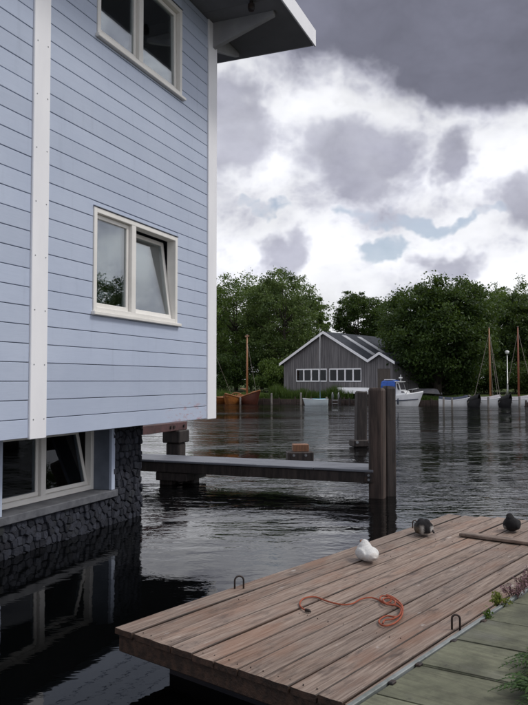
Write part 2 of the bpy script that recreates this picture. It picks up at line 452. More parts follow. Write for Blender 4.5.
class MB:
    def __init__(self):
        self.v, self.f, self.mi = [], [], []
    def add(self, vs, fs, mi=0):
        b = len(self.v)
        self.v += [tuple(x) for x in vs]
        for q in fs:
            self.f.append(tuple(b + i for i in q))
            self.mi.append(mi)
        return self
    def box(self, a, b, mi=0, ch=0.0):
        x0, y0, z0 = [min(a[i], b[i]) for i in range(3)]
        x1, y1, z1 = [max(a[i], b[i]) for i in range(3)]
        if ch <= 0:
            return self.add([(x0, y0, z0), (x1, y0, z0), (x1, y1, z0), (x0, y1, z0), (x0, y0, z1), (x1, y0, z1), (x1, y1, z1), (x0, y1, z1)],
                            [(3, 2, 1, 0), (4, 5, 6, 7), (0, 1, 5, 4), (1, 2, 6, 5), (2, 3, 7, 6), (3, 0, 4, 7)], mi)
        bm = bmesh.new()
        bmesh.ops.create_cube(bm, size=1)
        for v in bm.verts:
            v.co = Vector(((x0 + x1) / 2 + v.co.x * (x1 - x0), (y0 + y1) / 2 + v.co.y * (y1 - y0), (z0 + z1) / 2 + v.co.z * (z1 - z0)))
        bmesh.ops.bevel(bm, geom=bm.edges[:], offset=ch, segments=1, affect='EDGES')
        bm.verts.index_update()
        self.add([v.co[:] for v in bm.verts], [[v.index for v in q.verts] for q in bm.faces], mi)
        bm.free()
        return self
    def tube(self, pts, r, n=8, mi=0, caps=True):
        pts = [Vector(p) for p in pts]
        rs = r if isinstance(r, (list, tuple)) else [r] * len(pts)
        base = len(self.v)
        up = None
        for i, p in enumerate(pts):
            d = (pts[min(i + 1, len(pts) - 1)] - pts[max(i - 1, 0)])
            d = d.normalized() if d.length > 1e-9 else Vector((0, 0, 1))
            if up is None:
                up = Vector((0, 0, 1)) if abs(d.z) < 0.9 else Vector((1, 0, 0))
            a = d.cross(up)
            a = a.normalized() if a.length > 1e-6 else d.orthogonal().normalized()
            up = a.cross(d).normalized()
            for k in range(n):
                t = 2 * math.pi * k / n
                self.v.append(tuple(p + a * (rs[i] * math.cos(t)) + up * (rs[i] * math.sin(t))))
        for i in range(len(pts) - 1):
            for k in range(n):
                a0 = base + i * n + k
                a1 = base + i * n + (k + 1) % n
                self.f.append((a0, a1, a1 + n, a0 + n))
                self.mi.append(mi)
        if caps:
            self.f.append(tuple(base + k for k in range(n))[::-1])
            self.f.append(tuple(base + (len(pts) - 1) * n + k for k in range(n)))
            self.mi += [mi, mi]
        return self
    def prism(self, poly, vec, mi=0):
        """closed prism: polygon of 3-D points swept by vec"""
        n = len(poly)
        vec = Vector(vec)
        vs = [Vector(p) for p in poly] + [Vector(p) + vec for p in poly]
        fs = [tuple(range(n))[::-1], tuple(range(n, 2 * n))] + [(i, (i + 1) % n, n + (i + 1) % n, n + i) for i in range(n)]
        return self.add(vs, fs, mi)
    def build(self, name, mat, parent=None, smooth=False, loc=None, rz=None):
        me = bpy.data.meshes.new(name)
        me.from_pydata(self.v, [], self.f)
        ml = mat if isinstance(mat, (list, tuple)) else [mat]
        for q in ml:
            me.materials.append(M[q] if isinstance(q, str) else q)
        if len(ml) > 1:
            me.polygons.foreach_set('material_index', self.mi)
        bm = bmesh.new()
        bm.from_mesh(me)
        bmesh.ops.recalc_face_normals(bm, faces=bm.faces[:])
        bm.to_mesh(me)
        bm.free()
        if smooth:
            me.polygons.foreach_set('use_smooth', [True] * len(me.polygons))
        me.update()
        o = bpy.data.objects.new(name, me)
        COL.objects.link(o)
        if parent:
            o.parent = parent
        if loc is not None:
            o.location = loc
        if rz is not None:
            o.rotation_euler = (0, 0, rz)
        return o

def box(name, a, b, mat, parent=None, ch=0.0):
    return MB().box(a, b, ch=ch).build(name, mat, parent)

# ================================================================= SETTING
BN = Vector((0.327, 0.945, 0)).normalized()       # inland normal of the far bank
BT = Vector((BN.y, -BN.x, 0))                     # along the bank, to the right
B0 = Vector((0, 65.9, 0))
def bank(u, w, z=0.0):
    p = B0 + BT * u + BN * w
    return Vector((p.x, p.y, z))
def bank_uw(p):
    q = Vector((p[0], p[1], 0)) - B0
    return q.dot(BT), q.dot(BN)

w_ = MB()
w_.add([(-400, -60, 0), (400, -60, 0), (400, 400, 0), (-400, 400, 0)], [(0, 1, 2, 3)])
tag(w_.build('water', 'water'), 'dark rippled harbour water', None, None, 'structure')

def ground_z(w):
    xs = [(0, .42), (.8, .5), (4, .72), (12, .9), (60, 1.1), (700, 3)]
    for (a, za), (b, zb) in zip(xs, xs[1:]):
        if w <= b:
            return za + (zb - za) * (w - a) / (b - a)
    return 3
def make_ground():
    g = MB()
    us = list(np.linspace(-320, -40, 8)) + list(np.arange(-36, 60, 1.5)) + list(np.linspace(64, 420, 12))
    wsr = [(0, -1.2), (0.01, .42), (.8, .5), (2.2, .6), (4, .72), (7, .8), (12, .9), (25, .98), (60, 1.1), (700, 3)]
    r = random.Random(5)
    n = len(wsr)
    for u in us:
        for (w, z) in wsr:
            j = r.uniform(-.05, .05) if 0.5 < w < 30 else 0
            g.v.append(tuple(bank(u, w, z + j)))
    for i in range(len(us) - 1):
        for k in range(n - 1):
            g.f.append((i * n + k, (i + 1) * n + k, (i + 1) * n + k + 1, i * n + k + 1))
            g.mi.append(0)
    tag(g.build('ground', 'lawn', smooth=True), 'grassy far bank', None, None, 'structure')
make_ground()

def make_revetment():
    o = empty('timber_revetment', bank(0, -.1, 0))
    tag(o, 'low dark timber planking holding the edge of the far grassy bank', 'revetment')
    r = random.Random(11)
    inv = o.location
    for i in range(-24, 40):
        u0, u1 = i * 1.5, i * 1.5 + 1.47
        for k, (z0, z1) in enumerate(((-.35, .13), (.14, .44))):
            a, b = bank(u0, -.07), bank(u1, -.07)
            j = r.uniform(-.02, .02)
            mb = MB()
            mb.prism([a - inv + Vector((0, 0, z0)), b - inv + Vector((0, 0, z0)), b - inv + Vector((0, 0, z1 + j)), a - inv + Vector((0, 0, z1 + j))], BN * .05)
            mb.build('plank', 'pilewood', o)
        p = bank(u0, -.13)
        MB().box((p.x - inv.x - .06, p.y - inv.y - .06, -.6), (p.x - inv.x + .06, p.y - inv.y + .06, .5 + r.uniform(0, .14)), ch=.012).build('post', 'pilewood', o)
make_revetment()

# ================================================================= BLUE HOUSE
D_ = Vector((0.3756, 0.9268, 0))                  # along the wall, away from the camera
C0 = onz(209, 418, 1.46); C0.z = 0
house = empty('blue_house', C0, math.atan2(-D_.y, -D_.x))
tag(house, 'pale blue clapboard house standing over the water on a dark stone base', 'house')
ZB, ZS, PITCHB = 1.46, 8.331, 0.2116
S0, S1 = -.175, 11.0
WIN = [(1.20, 3.40, 2.99, 4.34), (1.08, 3.36, 6.62, 8.02)]      # s0 s1 z0 z1

def make_walls():
    # sheathing with openings, coloured dark for shade in the grooves, t from -.12 to 0
    mb = MB()
    ss = sorted({S0, S1} | {w[0] for w in WIN} | {w[1] for w in WIN})
    zz = sorted({ZB, ZS} | {w[2] for w in WIN} | {w[3] for w in WIN})
    for i in range(len(ss) - 1):
        for k in range(len(zz) - 1):
            cs, cz = (ss[i] + ss[i + 1]) / 2, (zz[k] + zz[k + 1]) / 2
            if any(w[0] < cs < w[1] and w[2] < cz < w[3] for w in WIN):
                continue
            mb.box((ss[i], -.12, zz[k]), (ss[i + 1], 0, zz[k + 1]))
    wall = mb.build('wall', 'shadegrey', house)
    rows = int(round((ZS - ZB) / PITCHB))
    r = random.Random(2)
    for j in range(rows + 1):
        z0 = ZB + j * PITCHB
        z1 = min(z0 + PITCHB - .008, ZS - .004)
        if z1 - z0 < .04:
            continue
        segs = [(4.585, S1), (.152, 4.298)]
        for (a, b, c, d) in WIN:
            if z0 < d + .02 and z1 > c - .03:
                ns = []
                for (p, q) in segs:
                    if p < a and q > b:
                        ns += [(p, a - .004), (b + .004, q)]
                    else:
                        ns.append((p, q))
                segs = ns
        for (p, q) in segs:
            t1 = .026 + r.uniform(-.0015, .0015)
            for (a, b, c, d) in WIN:         # boards notched above and below a window are cut to it
                if (abs(q - (a - .004)) < 1e-6 or abs(p - (b + .004)) < 1e-6):
                    pass
            m2 = MB()
            c = .004
            prof = [(0, z0), (t1 - c, z0), (t1, z0 + c), (t1, z1 - c), (t1 - c, z1), (0, z1)]
            m2.prism([(p, .001 + t, z) for t, z in prof], (q - p, 0, 0))
            m2.build('siding_board', 'siding', wall)
    # filler strips where a board is wider than the opening edge
    for (a, b, c, d) in WIN:
        for zlo in [ZB + j * PITCHB for j in range(rows + 1)]:
            zhi = zlo + PITCHB - .011
            if zlo < c - .03 < zhi and zhi > c - .03:
                box('siding_board', (a - .002, .001, zlo), (b + .002, .026, c - .055), 'siding', wall)
            if zlo < d + .02 < zhi:
                box('siding_board', (a - .002, .001, d + .022), (b + .002, .026, zhi), 'siding', wall)
    # other outer faces, floor, ceiling
    T = -6.0
    mb = MB()
    mb.box((S0, T, ZB), (S0 + .12, -.122, ZS))
    mb.box((S1 - .12, T, ZB), (S1, -.122, ZS))
    mb.box((S0 + .122, T, ZB), (S1 - .122, T + .12, ZS))
    mb.build('outer_wall', 'siding', house)
    box('floor_slab', (S0 + .125, T + .125, ZB + .01), (S1 - .125, -.125, ZB + .2), 'darkwood', house)
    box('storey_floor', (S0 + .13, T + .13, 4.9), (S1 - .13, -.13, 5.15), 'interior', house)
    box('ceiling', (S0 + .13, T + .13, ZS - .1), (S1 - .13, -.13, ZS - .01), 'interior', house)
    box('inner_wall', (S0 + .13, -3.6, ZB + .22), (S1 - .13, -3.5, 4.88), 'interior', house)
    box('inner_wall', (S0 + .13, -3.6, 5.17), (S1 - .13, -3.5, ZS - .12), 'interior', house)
    box('vertical_trim', (4.30, .0, ZB - .02), (4.583, .052, ZS - .002), 'white', house, .006)
    tr = box('corner_trim', (S0 - .004, .0, ZB - .015), (.150, .052, ZS - .002), 'white', house, .006)
    sc = MB()
    for s in (4.35, 4.53):
        for k in range(11):
            z = ZB + .2 + k * .62
            sc.tube([(s, .050, z), (s, .0545, z)], .009, 6)
    tag(sc.build('screw_heads', 'steel', house), kind='stuff')
make_walls()

def pane_frame(parent, name, mat, a, b, c, d, t0, t1, wd, ch=.006):
    """rectangular frame: s a..b, z c..d, member width wd"""
    mb = MB()
    mb.box((a, t0, c), (b, t1, c + wd), ch=ch)
    mb.box((a, t0, d - wd), (b, t1, d), ch=ch)
    mb.box((a, t0 + .0015, c + wd - .004), (a + wd, t1 - .0015, d - wd + .004), ch=ch)
    mb.box((b - wd, t0 + .0015, c + wd - .004), (b, t1 - .0015, d - wd + .004), ch=ch)
    return mb.build(name, mat, parent)

def hopper(parent, a, b, c, d, t, tilt, wd=.062, glass='glass'):
    """bottom-hinged sash leaning into the room; drawn about its bottom edge"""
    mb = MB()
    hh = d - c
    mb.box((a, -.045, 0), (b, 0, wd), ch=.005)
    mb.box((a, -.045, hh - wd), (b, 0, hh), ch=.005)
    mb.box((a, -.0435, wd - .004), (a + wd, -.0015, hh - wd + .004), ch=.005)
    mb.box((b - wd, -.0435, wd - .004), (b, -.0015, hh - wd + .004), ch=.005)
    o = mb.build('sash', 'frame', parent)
    g = box('pane', (a + wd - .006, -.028, wd - .006), (b - wd + .006, -.018, hh - wd + .006), glass, parent)
    for q in (o, g):
        q.location = (0, t, c)
        q.rotation_euler = (tilt, 0, 0)
    return o

def make_window(a, b, c, d, mull, tilt, tb=0.0, label=None):
    w = MB()                                        # outer casing is the window's own mesh
    fw = .07
    w.box((a, tb - .11, c), (a + fw, tb + .045, d), ch=.006)
    w.box((b - fw, tb - .11, c), (b, tb + .045, d), ch=.006)
    w.box((a + fw - .004, tb - .11, d - fw), (b - fw + .004, tb + .044, d - .0015), ch=.006)
    w.box((a + fw - .004, tb - .11, c + .0015), (b - fw + .004, tb + .044, c + .06), ch=.006)
    w.box((mull - .055, tb - .11, c + .055), (mull + .055, tb + .043, d - fw + .005), ch=.006)
    win = w.build('window', 'frame', house)
    if label:
        win['label'] = label
    box('sill', (a - .07, tb - .02, c - .05), (b + .03, tb + .085, c - .001), 'frame', win, .008)
    box('shadow_line', (a - .005, tb - .02, d + .001), (b + .005, tb + .058, d + .012), 'shadegrey', win, .003)  # thin dark strip painted as the shadow line above the casing
    # left light (higher s): fixed sash
    pane_frame(win, 'sash', 'frame', mull + .057, b - fw - .002, c + .062, d - fw - .002, tb - .055, tb - .005, .058)
    box('pane', (mull + .11, tb - .035, c + .115), (b - fw - .055, tb - .025, d - fw - .055), 'glass', win)
    # right light: hopper sash
    hopper(win, a + fw + .004, mull - .059, c + .064, d - fw - .004, tb - .015, tilt)
    return win

w1 = make_window(*WIN[0], 2.455, rad(7.5), label='lower two-light window, right sash tilted in at the top')
w2 = make_window(*WIN[1], 2.30, rad(0.6), label='upper two-light window closed under the eave')
# curtain edge behind the lower left pane, blind box behind
def curtain(parent, s0, s1, t, z0, z1):
    mb = MB()
    n = 14
    for i in range(n + 1):
        s = s0 + (s1 - s0) * i / n
        tt = t + .025 * math.sin(i * 1.9)
        mb.v += [(s, tt, z0), (s, tt, z1)]
    for i in range(n):
        mb.f.append((2 * i, 2 * i + 2, 2 * i + 3, 2 * i + 1)); mb.mi.append(0)
    o = mb.build('curtain', 'curtain', parent, smooth=True)
    sm = o.modifiers.new('thickness', 'SOLIDIFY'); sm.thickness = .004
    return o
curtain(w1, 2.46, 2.66, -.26, 3.0, 4.4)
curtain(w1, 3.3, 3.5, -.26, 3.0, 4.4)
curtain(w2, 3.2, 3.45, -.26, 6.5, 8.1)

# ---- roof with deep eaves
def make_roof():
    OV = 1.45
    r0 = -1.5
    rf = box('roof', (r0 + .03, -7.4, ZS + .03), (S1 + 1.4, OV - .03, ZS + .27), 'roof', house)
    # soffit in separate panels
    edges = [r0 + .03, .35, 2.2, 4.05, 5.9, 7.75, 9.6, S1 + 1.4]
    for a, b in zip(edges, edges[1:]):
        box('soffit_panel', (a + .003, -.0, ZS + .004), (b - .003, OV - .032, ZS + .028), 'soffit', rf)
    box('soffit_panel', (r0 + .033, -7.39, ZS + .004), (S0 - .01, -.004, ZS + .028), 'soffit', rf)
    box('fascia', (r0, OV - .028, ZS - .02), (S1 + 1.4, OV, ZS + .29), 'white', rf, .004)
    box('fascia', (r0, -7.4, ZS + .002), (r0 + .028, OV - .03, ZS + .288), 'soffitw', rf, .004)
    # tapered brackets at the far corner
    mb = MB()
    mb.prism([(-.10, .054, ZS + .002), (-.10, 1.18, ZS + .002), (-.10, 1.18, ZS - .07), (-.10, .054, ZS - .44)], (.09, 0, 0))
    mb.build('eave_bracket', 'soffitw', rf)
    mb = MB()
    mb.prism([(S0 - .006, -.09, ZS + .002), (-1.25, -.09, ZS + .002), (-1.25, -.09, ZS - .07), (S0 - .006, -.09, ZS - .40)], (0, .085, 0))
    mb.build('eave_bracket', 'soffitw', rf)
    mb = MB()
    mb.prism([(5.2, .054, ZS + .002), (5.2, 1.18, ZS + .002), (5.2, 1.18, ZS - .07), (5.2, .054, ZS - .44)], (.09, 0, 0))
    mb.build('eave_bracket', 'soffitw', rf)
    lamp = MB()
    lamp.tube([(.40, .95, ZS + .003), (.40, .95, ZS - .05), (.40, .95, ZS - .052), (.40, .95, ZS - .12), (.40, .95, ZS - .16)], [.03, .03, .055, .06, .045], 14)
    o = lamp.build('soffit_spotlight', 'iron', rf)
make_roof()

# ---- stone base with its window
TB = -.54
BS0 = 1.29
OPEN = (2.12, 4.40, .50, 1.46)
def make_base():
    mb = MB()
    mb.box((BS0 + .03, TB - .35, -.8), (2.10, TB - .03, ZB - .003))
    mb.box((2.10, TB - .35, -.8), (4.42, TB - .03, .40))
    mb.box((4.42, TB - .35, -.8), (S1 - .1, TB - .03, ZB - .003))
    mb.box((BS0 + .03, -5.9, -.8), (BS0 + .35, TB - .352, ZB - .003))
    base = mb.build('stone_base', 'mortar', house)
    tag(base, 'base wall of dark grey rubble stones')
    # rubble: jittered cells clipped by half planes
    r = random.Random(21)
    def cells(s0, s1, z0, z1, size, dest):
        ns, nz = max(1, round((s1 - s0) / size)), max(1, round((z1 - z0) / size))
        ds, dz = (s1 - s0) / ns, (z1 - z0) / nz
        pts = {}
        for i in range(-1, ns + 1):
            for k in range(-1, nz + 1):
                pts[(i, k)] = (s0 + (i + .5 + r.uniform(-.38, .38) + (.5 if k % 2 else 0)) * ds, z0 + (k + .5 + r.uniform(-.36, .36)) * dz)
        for (i, k), (x, y) in pts.items():
            poly = [(s0, z0), (s1, z0), (s1, z1), (s0, z1)]
            for di in (-2, -1, 0, 1, 2):
                for dk in (-2, -1, 0, 1, 2):
                    q = pts.get((i + di, k + dk))
                    if q is None or (di == 0 and dk == 0):
                        continue
                    mx, my = (x + q[0]) / 2, (y + q[1]) / 2
                    nx, ny = q[0] - x, q[1] - y
                    out = []
                    for a, b in zip(poly, poly[1:] + poly[:1]):
                        da = (a[0] - mx) * nx + (a[1] - my) * ny
                        db = (b[0] - mx) * nx + (b[1] - my) * ny
                        if da <= 0:
                            out.append(a)
                        if (da < 0) != (db < 0) and da != db:
                            t = da / (da - db)
                            out.append((a[0] + (b[0] - a[0]) * t, a[1] + (b[1] - a[1]) * t))
                    poly = out
                    if len(poly) < 3:
                        break
                if len(poly) < 3:
                    break
            if len(poly) < 3:
                continue
            cx = sum(p[0] for p in poly) / len(poly); cz = sum(p[1] for p in poly) / len(poly)
            area = abs(sum(a[0] * b[1] - b[0] * a[1] for a, b in zip(poly, poly[1:] + poly[:1]))) / 2
            if area < .0015:
                continue
            dest.append((poly, cx, cz))
    def stone(mb, poly, cx, cz, proud):
        n = len(poly)
        rings = []
        for sc, t in ((.95, -.05), (.95, proud * .55), (.78, proud * .95)):
            rings.append([(cx + (x - cx) * sc, TB - .03 + t, cz + (z - cz) * sc) for x, z in poly])
        top = (cx + r.uniform(-.01, .01), TB - .03 + proud, cz + r.uniform(-.01, .01))
        vsx = rings[0] + rings[1] + rings[2] + [top]
        fs = []
        for k in range(2):
            for i in range(n):
                fs.append((k * n + i, k * n + (i + 1) % n, (k + 1) * n + (i + 1) % n, (k + 1) * n + i))
        for i in range(n):
            fs.append((2 * n + i, 2 * n + (i + 1) % n, 3 * n))
        fs.append(tuple(range(n))[::-1])
        mb.add(vsx, fs)
    near, far = [], []
    cells(BS0 - .0, 2.10, -.10, ZB - .02, .102, near)
    cells(2.10, 4.60, -.10, .395, .102, near)
    cells(4.60, S1 - .1, -.12, .395, .14, far)
    cells(4.45, S1 - .1, .40, ZB - .02, .14, far)
    for poly, cx, cz in near:
        m2 = MB()
        stone(m2, poly, cx, cz, .025 + r.uniform(.0, .045))
        m2.build('stone', 'stone', base)
    m2 = MB()
    for poly, cx, cz in far:
        stone(m2, poly, cx, cz, .05 + r.uniform(.0, .045))
    tag(m2.build('rubble_stones', 'stone', base), kind='stuff')
    # rough quoins on the far face of the corner
    for k in range(11):
        z = -.1 + k * .14
        m2 = MB()
        m2.box((BS0 - .03 - r.uniform(0, .03), TB - .30 - r.uniform(-.05, .05), z), (BS0 + .05, TB - .035 - r.uniform(0, .03), z + .125), ch=.025)
        m2.build('stone', 'stone', base)
    # window niche
    box('sill_slab', (2.00, -.95, .402), (4.52, TB + .055, .505), 'concrete', base, .01)
    box('reveal_panel', (2.102, -.93, .507), (2.14, TB - .02, ZB - .004), 'reveal', base)
    box('reveal_post', (2.055, TB - .019, .507), (2.142, TB + .03, ZB - .004), 'siding', base, .005)
    box('reveal_panel', (4.38, -.93, .507), (4.418, TB - .02, ZB - .004), 'reveal', base)
    box('reveal_post', (4.375, TB - .019, .507), (4.46, TB + .03, ZB - .004), 'siding', base, .005)
    w = MB()
    tb = -.86
    a, b, c, d, mu = 2.142, 4.378, .507, 1.452, 3.26
    w.box((a, tb - .07, c), (a + .07, tb + .04, d), ch=.005)
    w.box((b - .07, tb - .07, c), (b, tb + .04, d), ch=.005)
    w.box((a + .067, tb - .07, d - .06), (b - .067, tb + .039, d - .001), ch=.005)
    w.box((a + .067, tb - .07, c + .001), (b - .067, tb + .039, c + .07), ch=.005)
    w.box((mu - .05, tb - .07, c + .065), (mu + .05, tb + .038, d - .056), ch=.005)
    win = w.build('window', 'frame', house)
    win['label'] = 'low two-light window in the stone base, right sash tilted in'
    pane_frame(win, 'sash', 'frame', mu + .052, b - .072, c + .072, d - .062, tb - .05, tb - .002, .055)
    box('pane', (mu + .10, tb - .03, c + .12), (b - .12, tb - .02, d - .11), 'farglass', win)
    hopper(win, a + .074, mu - .054, c + .074, d - .064, tb - .004, rad(13), .055, 'farglass')
    # dim room behind it
    rm = MB()
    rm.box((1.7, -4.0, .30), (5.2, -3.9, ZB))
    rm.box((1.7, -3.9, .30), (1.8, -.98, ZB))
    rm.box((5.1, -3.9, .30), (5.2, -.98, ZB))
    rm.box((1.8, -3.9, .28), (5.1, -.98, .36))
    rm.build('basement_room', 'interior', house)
make_base()

# trestle under the overhang, beyond the base
P = onD(176, 430, 16.4)
tr = empty('pile_trestle', (P.x, P.y, 0), house.rotation_euler.z)
tag(tr, 'rusty red beam on a dark pile under the blue house', 'trestle')
box('beam', (-.28, -.14, .98), (4.5, .14, 1.16), 'redsteel', tr, .01)
MB().box((-.17, -.17, -.9), (.17, .17, .70), ch=.03).build('pile', 'darkwood', tr)
box('pile_cap', (-.24, -.22, .70), (.24, .22, .98), 'darkwood', tr, .02)
for dx in (-.1, .35, .5):
    MB().tube([(dx, .139, 1.07), (dx, .165, 1.07)], .035, 8).build('bolt', 'iron', tr)

# ================================================================= JETTY
JN = Vector((0.9268, -0.3756, 0))
JE = Vector((1.90, 12.95, 0))                       # near right corner of the walkway
jet = empty('jetty', JE, math.atan2(JN.y, JN.x))    # local x points to the right end, y back
tag(jet, 'narrow grey-topped walkway on dark piles running out from the house', 'jetty')
def make_jetty():
    r = random.Random(4)
    JW, JL = .92, 7.0
    for t0 in (.0, JW - .12):
        box('side_beam', (-JL, t0, .26), (0.10, t0 + .12, .455), 'darkwood', jet, .01)
    x = 0.06
    while x > -JL:
        L = 1.12
        box('deck_sheet', (x - L + .006, -.03, .458), (x, JW + .03, .505 + r.uniform(-.003, .003)), 'zinc', jet, .008)
        x -= L
    for (px_, dy) in ((-4.25, .10), (-3.93, .46)):
        MB().box((px_ - .14, dy, -.9), (px_ + .14, dy + .28, .26), ch=.03).build('pile', 'darkwood', jet)
    box('cross_beam', (-4.42, .02, .09), (-3.72, JW - .02, .255), 'darkwood', jet, .01)
make_jetty()

def timber_pile(name, loc, w, top, rz, mat, label, cat='mooring pile', group=None, collar=None, lean=0.0):
    o = empty(name, (loc[0], loc[1], 0), rz)
    tag(o, label, cat, group)
    r = random.Random(int(abs(loc[0] * 100)))
    mb = MB()
    zs = [-1.0, -.1, .3, .8, 1.3, top - .04, top]
    for i, z in enumerate(zs):
        ww = w / 2 * (1.0 if i < len(zs) - 1 else .86) * r.uniform(.985, 1.015)
        c = ww * .22
        ox = lean * z
        for (x, y) in ((-ww + c, -ww), (ww - c, -ww), (ww, -ww + c), (ww, ww - c), (ww - c, ww), (-ww + c, ww), (-ww, ww - c), (-ww, -ww + c)):
            mb.v.append((x + ox, y, z + (r.uniform(-.012, .012) if i == len(zs) - 1 else 0)))
    for i in range(len(zs) - 1):
        for k in range(8):
            mb.f.append((i * 8 + k, i * 8 + (k + 1) % 8, (i + 1) * 8 + (k + 1) % 8, (i + 1) * 8 + k)); mb.mi.append(0)
    mb.f.append(tuple(range((len(zs) - 1) * 8, len(zs) * 8))); mb.mi.append(0)
    mb.build('post', mat, o)
    return o
pa = timber_pile('mooring_pile', (2.04, 13.02), .27, 1.96, jet.rotation_euler.z, 'pilewood', 'tall square dark pile bolted to the end of the grey walkway')
box('bracket', (-.20, -.16, .28), (-.04, -.136, .46), 'iron', pa, .004)
for z in (.33, .41):
    MB().tube([(-.12, -.155, z), (-.12, -.185, z)], .022, 8).build('bolt', 'steel', pa)
pb = timber_pile('mooring_pile', (2.29, 13.25), .20, 1.99, .3, 'darkwood', 'slimmer dark pile standing close behind the tall walkway pile')
pc = timber_pile('mooring_pile', onz(360.5, 447, 0), .33, 1.76, .2, 'darkwood', 'lone dark pile with a bolted collar out in the water behind the walkway', lean=0.02)
box('collar', (-.30, -.26, .02), (.30, .26, .24), 'darkwood', pc, .03)
for x in (-.2, .2):
    MB().tube([(x, -.255, .17), (x, -.29, .17)], .045, 8).build('bolt', 'steel', pc)
P = onz(300, 459, 0)
st = empty('pile_stump', (P.x, P.y, 0), .1)
tag(st, 'low dark bolted stump with an orange wooden block on top in the water', 'pile stump')
box('crosshead', (-.36, -.22, -.5), (.34, .22, .21), 'darkwood', st, .03)
box('wooden_block', (-.20, -.15, .21), (.22, .15, .40), 'newwood', st, .012)
for x in (-.2, .12):
    MB().tube([(x, -.215, .12), (x, -.25, .12)], .035, 8).build('bolt', 'steel', st)

# ================================================================= RAFT
RD = Vector((.626, .78, 0)).normalized()
RL = onz(120, 628, .36); RL.z = 0
raft = empty('wooden_raft', RL, math.atan2(RD.y, RD.x))   # local x along planks, local -y towards the quay
tag(raft, 'weathered plank raft floating alongside the mossy quay', 'raft')
ZR = .36
def rp(x, y, z=0.0):
    """photo pixel on the raft top -> raft local coordinates"""
    q = onz(x, y, ZR + z) - RL
    return Vector((q.dot(RD), -(q.dot(Vector((RD.y, -RD.x, 0)))), ZR + z))
def make_raft():
    r = random.Random(9)
    seams = [-.03, .15, .34, .53, .73, .92, 1.11, 1.31, 1.50, 1.69, 1.86, 1.99]
    gaps = [0, .012, .006, .009, .014, .006, .007, .011, .007, .015, .008, 0]
    for i in range(len(seams) - 1):
        a = seams[i] + gaps[i] / 2
        b = seams[i + 1] - gaps[i + 1] / 2
        x0 = -.02 + r.uniform(-.012, .012)
        x1 = 5.48 + .33 * (a + b) / 2 + r.uniform(-.03, .03)
        n = 14
        mb = MB()
        ph = r.uniform(0, 6)
        dz = r.uniform(-.003, .003)
        ca = .005
        for k in range(n + 1):
            x = x0 + (x1 - x0) * k / n
            z = ZR + dz + .0035 * math.sin(ph + x * 1.3) + r.uniform(-.001, .001)
            cup = .003
            for (yy, zz) in ((a, z - .042), (a, z - ca), (a + ca, z), ((a + b) / 2, z - cup), (b - ca, z), (b, z - ca), (b, z - .042)):
                mb.v.append((x, -yy, zz))
        for k in range(n):
            for j in range(7):
                mb.f.append((k * 7 + j, k * 7 + (j + 1) % 7, (k + 1) * 7 + (j + 1) % 7, (k + 1) * 7 + j)); mb.mi.append(1 if j in (0, 1, 4, 5) else 0)
        mb.f.append(tuple(range(7))); mb.mi.append(1)
        mb.f.append(tuple(range(n * 7, n * 7 + 7))); mb.mi.append(1)
        mb.build('plank', ['plank', 'wetbeam'], raft)
    yb = -1.97
    box('end_beam', (.0, yb, .195), (.075, .015, ZR - .048), 'wetbeam', raft, .008)
    box('side_beam', (.08, -.075, .195), (5.3, .01, ZR - .049), 'wetbeam', raft, .008)
    box('side_beam', (.08, yb, .13), (5.9, yb + .08, ZR - .049), 'wetbeam', raft, .008)
    for k in range(5):
        box('cross_beam', (1.0 + k, yb + .085, .15), (1.09 + k, -.08, ZR - .049), 'wetbeam', raft, .008)
    for k in range(3):
        box('float', (.30 + k * 1.8, yb + .12, -.30), (1.70 + k * 1.8, -.14, .148), 'antifoul', raft, .05)
    # nail heads over the cross beams
    nl = MB()
    for i in range(len(seams) - 1):
        for xx in (.04, 1.045, 2.045, 3.045, 4.045, 5.045):
            for q in (.28, .72):
                y = seams[i] + (seams[i + 1] - seams[i]) * q + r.uniform(-.012, .012)
                x = xx + r.uniform(-.015, .015)
                nl.tube([(x, -y, ZR - .012), (x, -y, ZR + .001)], .0040, 6)
    tag(nl.build('nail_heads', 'iron', raft), kind='stuff')
    # U-shaped mooring staples
    for (pxx, pyy, h, wd, an) in ((236, 588, .105, .075, -.7), (456, 630, .105, .055, -1.0), (407, 527, .09, .05, -.9)):
        p = rp(pxx, pyy)
        p.y = max(min(p.y, -.03), -1.93)
        pts = []
        for k in range(13):
            t = math.pi * k / 12
            pts.append(Vector((math.cos(t) * wd / 2 * math.cos(an), math.cos(t) * wd / 2 * math.sin(an), h - wd / 2 + math.sin(t) * wd / 2)))
        pts = [Vector((pts[0].x, pts[0].y, -.03))] + pts + [Vector((pts[-1].x, pts[-1].y, -.03))]
        mb = MB().tube([q + Vector((p.x, p.y, ZR)) for q in pts], .0075, 8)
        mb.build('mooring_staple', 'iron', raft, smooth=True)
make_raft()

def raft_world(v):
    return raft.matrix_basis @ Vector(v)
bpy.context.view_layer.update()

# loose plank lying across the raft
a = rp(459, 537); b = rp(528, 546)
dirp = (b - a).normalized()
lw = raft_world((a.x, a.y, ZR + .008))
lp = tag(MB().box((0, -.0, 0), (1.22, .135, .034), ch=.005).build('loose_plank', 'plank', None, loc=lw,
     rz=raft.rotation_euler.z + math.atan2(dirp.y, dirp.x)), 'loose pale plank lying crosswise on the raft in front of the black duck', 'plank')

